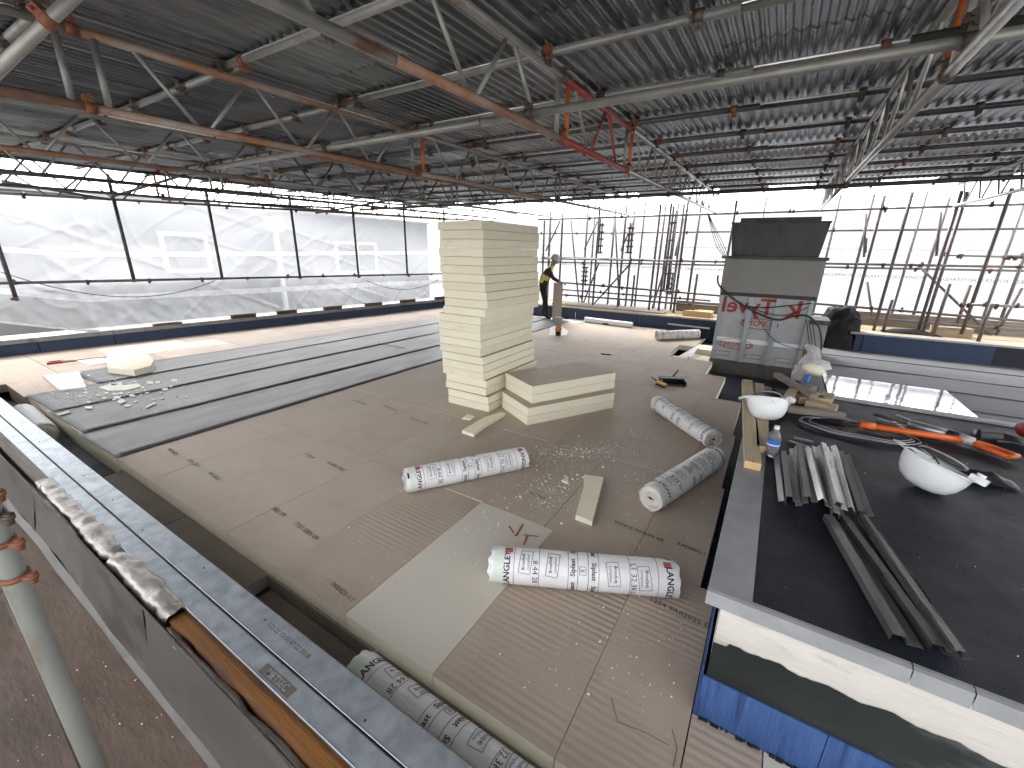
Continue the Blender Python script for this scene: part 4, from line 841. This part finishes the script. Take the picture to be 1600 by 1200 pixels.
slab([A(880,500),A(900,506),A(935,500),A(915,494)], .01, 'white sheet lying near the far parapet beside the shovel', 'white_sheet', 'white_p', cat='sheet')
sh = thing('shovel', 'black shovel lying on the boards in front of the far parapet', 'shovel'); p = A(946,508); q = A(912,498)
MB().tube(p+V((0,0,.03)),q+V((0,0,.05)),.018,8).tube(p+V((-.07,0,.03)),p+V((.07,0,.03)),.02,8).build('handle', M['black'], sh); d = (q-p).normalized(); s_ = V((-d.y,d.x,0)); MB().add([q-s_*.1+V((0,0,.03)),q+s_*.1+V((0,0,.03)),q+d*.4+s_*.12+V((0,0,.02)),q+d*.45+V((0,0,.02)),q+d*.4-s_*.12+V((0,0,.02)),q+V((0,0,.07))],[(0,1,5),(5,1,2,3),(0,5,3,4)]).build('blade', M['black'], sh)
slab([A(884,495),A(899,499),A(902,492),A(890,488)], .2, 'cream foam block beside the far parapet near the worker', 'foam_block', cat='foam block')
slab([A(1041,522),A(1106,530),A(1107,527),A(1042,519)], .22, 'black felt-covered upstand piece lying behind the far roll', 'upstand_piece', 'plinth_top', cat='upstand')
slab([A(1193,545),A(1262,585),A(1300,577),A(1296,566),A(1240,548)], .006, 'white sheet of paper lying on the grey felt right of the chimney', 'white_sheet', 'white_p', cat='sheet')
slab([A(1060,556),A(1080,557),A(1092,541),A(1088,540)], .012, 'white edge trim lying across the notch in the boards', 'edge_trim', 'white_p', z=-.02, cat='trim')

#================================================================== worker
wk = thing('person', 'worker in grey hard hat, hi-vis vest and black trousers bending over an upright board', 'person')
WP = A(851,497); WP.z = 0; WR = Matrix.Translation((WP.x, 10.3, 0))@Matrix.Rotation(R(20),4,'Z')
vx = [(0,0,.86,.15),(0,-.03,1.0,.14),(.06,-.05,1.15,.15),(.14,-.08,1.3,.155),(.2,-.1,1.38,.08),(.24,-.12,1.44,.06),(.28,-.14,1.53,.1),(.29,-.15,1.6,.085), #0-7
      (-.02,.11,.82,.1),(.04,.14,.45,.07),(-.02,.16,.09,.05),(.12,.16,.05,.045),   # 8-11 leg
      (-.0,-.12,.82,.1),(.1,-.18,.45,.07),(.14,-.2,.09,.05),(.27,-.21,.05,.045),  # 12-15
      (.12,.12,1.32,.08),(.22,.2,1.1,.05),(.42,.14,1.0,.038),(.48,.11,.98,.032),  # 16-19 arm
      (.16,-.28,1.3,.08),(.3,-.36,1.1,.05),(.46,-.3,1.02,.038),(.53,-.27,1.0,.032)] #20-23
ed = [(0,1),(1,2),(2,3),(3,4),(4,5),(5,6),(6,7),(0,8),(8,9),(9,10),(10,11),(0,12),(12,13),(13,14),(14,15),(3,16),(16,17),(17,18),(18,19),(3,20),(20,21),(21,22),(22,23)]
for h in (19, 23):
    hx, hy, hz, _ = vx[h]
    for k in range(5):
        yy = (k-2)*.017; L_ = (.055,.075,.08,.075,.06)[k]
        i0 = len(vx); vx.append((hx+.03,hy+yy,hz-.01,.012)); vx.append((hx+.03+L_*.7,hy+yy*1.3,hz-.03,.009)); vx.append((hx+.03+L_,hy+yy*1.3,hz-.06,.008)); ed += [(h,i0),(i0,i0+1),(i0+1,i0+2)]
me = bpy.data.meshes.new('body'); me.from_pydata([v[:3] for v in vx], ed, []); bo = bpy.data.objects.new('body_tmp', me); C.objects.link(bo)
sk = bo.modifiers.new('skin','SKIN'); bo.modifiers.new('sub','SUBSURF').levels = 1
for i, v in enumerate(vx): me.skin_vertices[0].data[i].radius = (v[3],v[3]*.9); me.skin_vertices[0].data[i].use_root = (i == 0)
bpy.context.view_layer.update(); dg = bpy.context.evaluated_depsgraph_get(); m2 = bpy.data.meshes.new_from_object(bo.evaluated_get(dg)); bpy.data.objects.remove(bo)
m2.materials.clear()
for k in ('trouser','maroon','hivis','skin','black'): m2.materials.append(M[k])
for p in m2.polygons:
    c = p.center; i = 0
    if c.z > .92: i = 1
    if c.z > 1.44: i = 3
    if c.x > .44 and .8 < c.z < 1.1: i = 3
    if 1.0 < c.z < 1.42 and c.x < .3 and abs(abs(c.y+.08)-.09) < .04: i = 2
    if c.z < .1: i = 4
    p.material_index = i; p.use_smooth = True
m2.name = 'body'; ob('body', m2, wk).matrix_world = WR
hm = Matrix(WR)@Matrix.Translation((.3,-.15,1.6))@Matrix.Rotation(R(25),4,'Y')
b = MB().lathe([(.15,-.03),(.135,-.02),(.13,.04),(.1,.1),(.05,.125),(0,.13)],20,hm); b.build('hard_hat', M['hat_g'], wk)
b = MB().box((.08,-.03,-.05),(.115,.03,-.02),hm).box((.09,-.012,-.09),(.13,.012,-.05),hm); b.build('face_nose', M['skin'], wk)
p0 = AY(862,500,10.15); p1 = AY(876,501,10.15); hb = thing('held_board', 'beige insulation board stood on end and held by the worker', 'insulation board')
MB().box((-.12,-.05,0),(.12,.05,1.0),Matrix.Translation((p0.x+.12,10.2,0))@Matrix.Rotation(R(25),4,'Z')).build('foam_core', M['board'], hb)

#================================================================== things on the plinth
T = .624
def beam(pa, pb, w_, h_, z, lab, mat='timber', end='timber_end', name='timber_batten', dz=0.):
    pa, pb = V((pa.x,pa.y,z)), V((pb.x,pb.y,z+dz)); d = pb-pa; L = d.length; Mq = Matrix.Translation(pa)@d.to_track_quat('X','Z').to_matrix().to_4x4()
    t = thing(name, lab, 'timber', M=Mq); MB().box((.002,-w_/2,0),(L-.002,w_/2,h_)).build('shaft', M[mat], t)
    MB().box((-.001,-w_/2+.001,.001),(.002,w_/2-.001,h_-.001)).build('cut_end', M[end], t); return t
beam(A(1177,722,.67),A(1168,593,.67),.085,.045,T,'long timber batten with bright sawn end lying along the plinth edge')
beam(A(1193,700,.66),A(1186,600,.66),.075,.045,T,'second timber batten half under the first white hard hat')
beam(A(1215,648,.66),A(1241,612,.66),.07,.05,T+.03,'short weathered timber with hollow end beside the first hard hat', 'timber', 'void')  # hollow end is a flat face with its shade painted near-black
beam(A(1212,592,.66),A(1270,628,.66),.06,.04,T+.06,'grey batten crossing over the timber pile', 'timber_grey','timber_grey')
beam(A(1230,640,.64),A(1320,652,.64),.05,.05,T,'dark timber lying across the front of the timber pile', 'timber_grey','timber_grey')
for i,(u,v,a,mt,lab) in enumerate(((1265,630,20,'timber','stubby timber block in the timber pile with orange end'),(1255,618,60,'timber_grey','grey timber block on top of the timber pile'),(1282,640,-15,'timber','small timber offcut at the right of the timber pile'),(1290,628,80,'timber','thin upright edge piece in the timber pile'))):
    p = A(u,v,T); Mq = floorM(p, R(a), T+.0*i); o = thing('timber_offcut', lab, 'timber'); MB().box((-.1,-.045,.0),(.1,.045,.06+.03*(i==1)),Mq).build('block', M[mt], o); MB().box((-.102,-.044,.002),(-.1,.044,.058),Mq).build('cut_end', M['timber_end'], o)
def helmet(M_, lab):
    t = thing('hard_hat', lab, 'hard hat', M=M_, group='white hard hats on the plinth')
    prof = [(.0,-.15),(.03,-.149),(.06,-.142),(.09,-.122),(.11,-.09),(.122,-.05),(.127,-.015),(.128,0)]
    b = MB().lathe(prof, 32, None, 1.12, .88); b.lathe([(r_-.004 if r_ > .01 else 0, z_+.004) for r_, z_ in prof][::-1], 32, None, 1.12, .88); b.build('shell', M['white_p'], t)
    b = MB()
    vs = []
    for i in range(33):
        a = i/32*2*math.pi; ext = .012+(.05*max(0,math.cos(a))**2.5)
        c, s = math.cos(a), math.sin(a); vs += [V((.128*1.12*c,.128*.88*s,-.004)),V(((.128*1.12+ext)*c,(.128*.88+ext*.7)*s,-.004+.012*max(0,c))),V((.128*1.12*c,.128*.88*s,.001)),V(((.128*1.12+ext)*c,(.128*.88+ext*.7)*s,.0+.012*max(0,c)))]
    b.add(vs, [(4*i,4*i+4,4*i+5,4*i+1) for i in range(32)]+[(4*i+2,4*i+3,4*i+7,4*i+6) for i in range(32)]+[(4*i+1,4*i+5,4*i+7,4*i+3) for i in range(32)], True); b.build('brim', M['white_p'], t)
    b = MB().path([(.12*1.05*math.cos(a*math.pi/12),.12*.82*math.sin(a*math.pi/12),-.02+.02*math.cos(a*math.pi/6)) for a in range(25)], .006, 6); b.build('head_band', M['black'], t)
    b = MB()
    for a in (0,1,2): b.path([V((.12*math.cos(a*1.05)*c_*1.05,.12*math.sin(a*1.05)*c_*.85,-.03-.08*(1-c_*c_))) for c_ in [k/6-1 for k in range(13)]], .005, 5)
    b.build('cradle_strap', M['grey_panel'], t)
    b = MB().box((-.185,-.03,-.0),(-.12,.03,.03)).tube((-.15,0,.03),(-.15,0,.045),.018,14).box((-.17,-.05,.005),(-.15,.05,.022)); b.build('ratchet', M['white_p'], t)
    b = MB().path([(.1*math.cos(a*.5),.07*math.sin(a*.5),.035+.025*math.sin(a*.5)) for a in range(13)], .005, 6); b.build('harness', M['grey_panel'], t)
    b = MB(); b.path([(-.02+.03*k,.11-.012*k,.01+.03*math.sin(k*.6)) for k in range(8)],.004,5); b.path([(-.05,-.11,.0),(-.08,-.14,.02),(-.02,-.17,.01),(.05,-.14,.02),(.04,-.1,.0)],.004,5); b.build('chin_strap', M['black'], t)
    return t
p = A(1196,640,T+.11); helmet(Matrix.Translation((p.x,p.y,T+.175))@Matrix.Rotation(R(-34),4,'X')@Matrix.Rotation(R(-8),4,'Y')@Matrix.Rotation(R(183),4,'Z')@Matrix.Scale(.9,4), 'white hard hat lying upside down on the timber battens')
p = A(1458,745,T+.07); helmet(Matrix.Translation((p.x,p.y,T+.15))@Matrix.Rotation(R(150),4,'Z')@Matrix.Rotation(R(-12),4,'Y')@Matrix.Rotation(R(16),4,'X')@Matrix.Scale(1.02,4), 'white hard hat lying upside down below the orange handle on the black felt')
gb = MB(); p = A(1510,745,T); gb.grid(lambda u, v: V((p.x-.08+.28*u, p.y+.08-.14*v, T+.003+.045*math.sin(u*3.1)*math.sin(v*3.1)*(1+.5*noise.noise(V((u*5,v*5,0)))))), 20, 12); gb.build('dark_cloth', M['black'], label='crumpled dark blue-black cloth behind the right hard hat', cat='cloth')
# bottle
bt = thing('water_bottle', 'small clear water bottle with blue label standing on the plinth', 'bottle'); p = A(1204,712,T); p = V((p.x,p.y,T)); Mq = Matrix.Translation(p)
k_ = 1.12
prof = [(0,.002),(.028,.002),(.031,.008),(.0305,.02),(.029,.024),(.0315,.03),(.029,.036),(.0315,.042),(.029,.048),(.0315,.056),(.031,.06),(.031,.105),(.0315,.11),(.028,.125),(.02,.142),(.0125,.152),(.012,.172),(0,.173)]
MB().lathe([(a*k_,b_*k_) for a,b_ in prof], 28, Mq).build('bottle_body', M['bottle'], bt); MB().lathe([(.0322*k_,.066*k_),(.0322*k_,.1*k_)],28,Mq).build('label', M['label_b'], bt)
MB().lathe([(.0325*k_,.07*k_),(.0325*k_,.077*k_)],28,Mq).build('label_stripe', M['white_p'], bt); MB().lathe([(.0135*k_,.16*k_),(.0135*k_,.176*k_),(0,.177*k_)],16,Mq).build('cap', M['white_p'], bt)
# metal angles
def angle(pa, pb, lab, w_=.035, roll_=0., kind=0, z=T+.004, zb_=None, mat='steel'):
    pa = V((pa.x,pa.y,z)); pb = V((pb.x,pb.y,z if zb_ is None else zb_)); d = pb-pa; L = d.length; Mq = Matrix.Translation(pa)@d.to_track_quat('X','Z').to_matrix().to_4x4()@Matrix.Rotation(roll_,4,'X')
    prof = [(-w_,.002),(-w_*.1,.0),(w_*.0,.026),(w_*.8,.026),(w_*.85,.0)] if kind == 0 else [(-w_*.6,.0),(0,.018),(w_*.6,.0)] if kind == 1 else [(-w_,.018),(-w_*.3,.018),(-.0,0.0),(w_*.8,0.0)]
    b = MB(); t_ = .0016; n = len(prof)
    vs = [V((x,y,z)) for x in (0,L) for y,z in prof]+[V((x,y,z+t_)) for x in (0,L) for y,z in prof]
    b.add(vs, [(i,i+1,n+i+1,n+i) for i in range(n-1)]+[(2*n+i,3*n+i,3*n+i+1,2*n+i+1) for i in range(n-1)]+[(i,2*n+i,2*n+i+1,i+1) for i in range(n-1)]+[(n+i,n+i+1,3*n+i+1,3*n+i) for i in range(n-1)])
    return b.build('metal_strip', M[mat], M=Mq, label=lab, cat='metal strip', group='bent metal strips heaped on the plinth')
top = [((1222,788),(1213,712),0,1),((1238,785),(1228,712),1,0),((1252,792),(1240,702),0,2),((1266,785),(1252,700),2,0),((1285,785),(1262,702),3,1),((1298,795),(1275,700),2,2),((1312,795),(1287,700),3,0),((1328,798),(1303,700),2,1),((1352,808),(1318,712),1,0),((1308,812),(1292,705),0,0)]
words = ['leftmost','second from the left','third from the left','fourth from the left','fifth from the left','sixth from the left','seventh from the left','eighth from the left','rightmost','lowest of the middle']
for ((u0,v0),(u1,v1),lev,kd),wd in zip(top, words): angle(A(u0,v0,T+.02*lev), A(u1,v1,T+.02*lev), f'worn bent steel strip in the upper bundle, {wd}', .031, rnd.uniform(-.3,.3), kd, T+.004+.02*lev)
low = [((1300,815),(1413,1008),0,0,'leftmost and widest',.047),((1322,815),(1470,1022),0,0,'second from the left',.036),((1340,812),(1487,1028),1,2,'second from the right',.022),((1362,830),(1500,1030),0,0,'rightmost',.028),((1420,905),(1452,955),1,1,'thin offcut on the right side',.006)]
for (u0,v0),(u1,v1),lev,kd,wd,w_ in low: angle(A(u1,v1,T), A(u0,v0,T), f'dark bent steel strip in the lower bundle, {wd}', w_, rnd.uniform(-.1,.1), kd, T+.004+.014*lev, mat='steel_dark')
# orange handled tool
og = thing('orange_bar', 'long orange D-handled shovel shaft lying on the plinth', 'tool')
pa, pb, pc = A(1342,663,T+.03), A(1520,690,T+.03), A(1583,713,T+.03)
for q in (pa,pb,pc): q.z = T+.03
d = (pc-pb).normalized(); s_ = V((-d.y,d.x,0))
MB().tube(pa,pb,.0205,16).tube(pa,pa+(pb-pa).normalized()*.09,.025,16).build('shaft', M['orange_h'], og)
b = MB(); b.path([pb-d*.03,pb+s_*.02+d*.02,pb+s_*.038+d*.06,pc+s_*.038-d*.01,pc+d*.005],[.014,.014,.013,.013,.013],10); b.path([pb-d*.03,pb-s_*.02+d*.02,pb-s_*.038+d*.06,pc-s_*.038-d*.01,pc+d*.005],[.014,.014,.013,.013,.013],10); b.tube(pc+s_*.04,pc-s_*.04,.014,12); b.build('d_handle', M['orange_h'], og)
MB().tube(pc+s_*.03,pc-s_*.03,.0165,12).build('grip', M['orange_p'], og)
# tube shaped tool, glove etc behind
gt = thing('sealant_gun', 'worn grey and black sealant gun lying behind the orange handle', 'tool'); a_, b2_ = A(1423,664,T+.03), A(1480,680,T+.03)
for q in (a_,b2_): q.z = T+.035
d = (b2_-a_).normalized()
MB().tube(a_,b2_,.032,18).tube(a_-d*.02,a_,.012,18,.03).build('barrel', M['stud'], gt); MB().tube(a_-d*.22,a_-d*.02,.012,10).build('nozzle', M['coupler'], gt); MB().tube(b2_,b2_+d*.06,.036,18).build('rear_housing', M['black'], gt); MB().tube(b2_+d*.06,b2_+d*.13,.034,18,.026).build('rear_cap', M['hat_g'], gt)
b = MB(); p = A(1525,678,T); b.grid(lambda u, v: V((p.x-.02+.1*u, p.y-.02+.05*v, T+.004+.02*math.sin(v*3.1)*(1+.4*noise.noise(V((u*8,v*3,1)))))), 14, 6); b.build('cloth_rag', M['white_p'], label='crumpled white rag behind the sealant gun', cat='rag')
gl = MB(); p = A(1560,690,T)
for k in range(5): gl.path([(p.x-.02,p.y+.05-.022*k,T+.015),(p.x+.04,p.y+.05-.03*k+.01,T+.03),(p.x+.13,p.y+.06-.035*k,T+.018)],[.018,.016,.011],8)
gl.path([(p.x-.1,p.y,T+.02),(p.x,p.y,T+.03)],[.045,.05],12); gl.build('work_glove', M['black'], label='black work glove lying at the right edge behind the orange handle', cat='glove')
rt_ = thing('red_drill', 'dark red power tool partly cut off by the right picture edge', 'tool'); p = A(1600,675,T+.05)
MB().lathe([(0,-.06),(.05,-.06),(.06,-.02),(.06,.05),(.03,.09),(0,.09)],20,Matrix.Translation((p.x+.02,p.y,T+.07))@Matrix.Rotation(R(80),4,'X')).build('body', M['red_tool'], rt_); MB().tube((p.x+.02,p.y-.03,T+.0),(p.x+.02,p.y-.02,T+.06),.02,10).build('grip', M['hat_g'], rt_)
# wires
for i,(r_,dx,dy) in enumerate(((.3,.0,0),(.32,.01,-.01),(.27,.02,.02),(.335,.02,-.03))):
    c = A(1335,672,T); b = MB(); b.path([(c.x+dx+(r_+.02*math.sin(3*a/20))*math.cos(a/20*math.pi)*1.05, c.y+dy+r_*.55*math.sin(a/20*math.pi)*(-1), T+.006+.008*abs(math.sin(a*.5))) for a in range(-4,34)], .0035, 6)
    b.build('wire_coil', M['stud'] if i<3 else M['black'], label=f'loop of grey wire lying on the plinth beside the steel strips, {["middle","outer","inner","darkest"][i]} one', cat='wire')
b = MB(); c = A(1300,655,T); b.lathe([(0,.004),(.2,.005),(.21,.002)],30,Matrix.Translation((c.x,c.y,T)),.75,.55); b.build('felt_disc', M['black'], label='round dark felt scrap inside the wire loops', cat='felt scrap')
b = MB(); rr = random.Random(4)
for _ in range(160):
    p = A(1325+rr.gauss(0,14),672+rr.gauss(0,6),T); k = rr.uniform(.004,.012); b.add([p+V((rr.uniform(-k,k),rr.uniform(-k,k),rr.uniform(0,.012)+.002)) for _ in range(3)],[(0,1,2)])
b.build('rusty_flakes', M['brown_dirt'], kind='stuff', label='heap of rusty brown flakes by the orange handle', cat='debris')
for i,(u0,v0,u1,v1) in enumerate(((1232,690,1262,700),(1240,685,1270,692),(1370,655,1415,668),(1400,650,1425,660),(1395,660,1420,676))):
    p,q = A(u0,v0,T),A(u1,v1,T); MB().box((0,-.006,.002),((q-p).length,.006,.012),Matrix.Translation((p.x,p.y,T))@Matrix.Rotation(math.atan2(q.y-p.y,q.x-p.x),4,'Z')).build('metal_offcut', M['steel'], label=f'thin metal offcut lying {["just right of the water bottle","between bottle and timber pile","left of the sealant gun","behind the sealant gun nozzle","under the sealant gun nozzle"][i]}', cat='metal scrap')
# plastic wrap and foam can between timber pile and chimney
b = MB(); c = A(1250,590,.45)
def wr(u, v):
    a = u*2*math.pi; k = 1+.3*noise.noise(V((math.cos(a)*2,math.sin(a)*2,v*4))); r_ = (.035+.05*math.sin(v*3.0)+.03*noise.noise(V((v*6,1,0))))*(k+.35*noise.noise(V((math.cos(a)*5,math.sin(a)*5,v*9))))
    return V((c.x+.02+r_*math.cos(a)+.06*math.sin(v*5), c.y+r_*math.sin(a), .42+.42*(1-v)))
b.grid(wr, 36, 24); b.build('plastic_wrap', M['plastic_clear'], label='crumpled clear plastic wrap hanging beside the timber pile and chimney', cat='plastic')
b = MB(); c = A(1272,577,.6); b.lathe([(0,-.04),(.04,-.045),(.075,-.03),(.08,.01),(.05,.04),(0,.045)],9,Matrix.Translation(c)@Matrix.Rotation(R(25),4,'X')@Matrix.Rotation(R(20),4,'Y'),1.6,1.); b.build('foam_pad', M['foam'], label='yellowish foam pad on top of the plastic wrap', cat='foam')
MB().tube(A(1258,602,.62),A(1264,585,.72),.018,10).build('purple_strap', M['label_b'], label='dark purple strap on the plastic wrap', cat='strap')
# debris on far parapet
b = MB(); p = A(1430,522,.36); b.grid(lambda u, v: V((p.x-.5+.9*u, p.y+.3*v, .345+.09*math.sin(u*3.1)*math.sin(v*3.1)*(1+.6*noise.noise(V((u*5,v*4,2)))))), 24, 8); b.build('dark_sheet', M['bag'], label='crumpled dark sheet lying on the right parapet between the scaffold poles', cat='sheet')
p = AY(1460,512,11.4); MB().box((p.x-.02,11.2,.342),(p.x+.5,11.6,.52)).build('plywood_box', M['timber'], label='pale plywood box on the right parapet platform', cat='box')
p = AY(1095,480,11.3); MB().prism([(p.x-.35,11.0),(p.x+.3,11.0),(p.x+.3,11.4),(p.x,11.4)],.332,.46).build('timber_offcut', M['timber_end'], label='orange-tinted timber wedge on the far parapet left of the chimney', cat='timber')
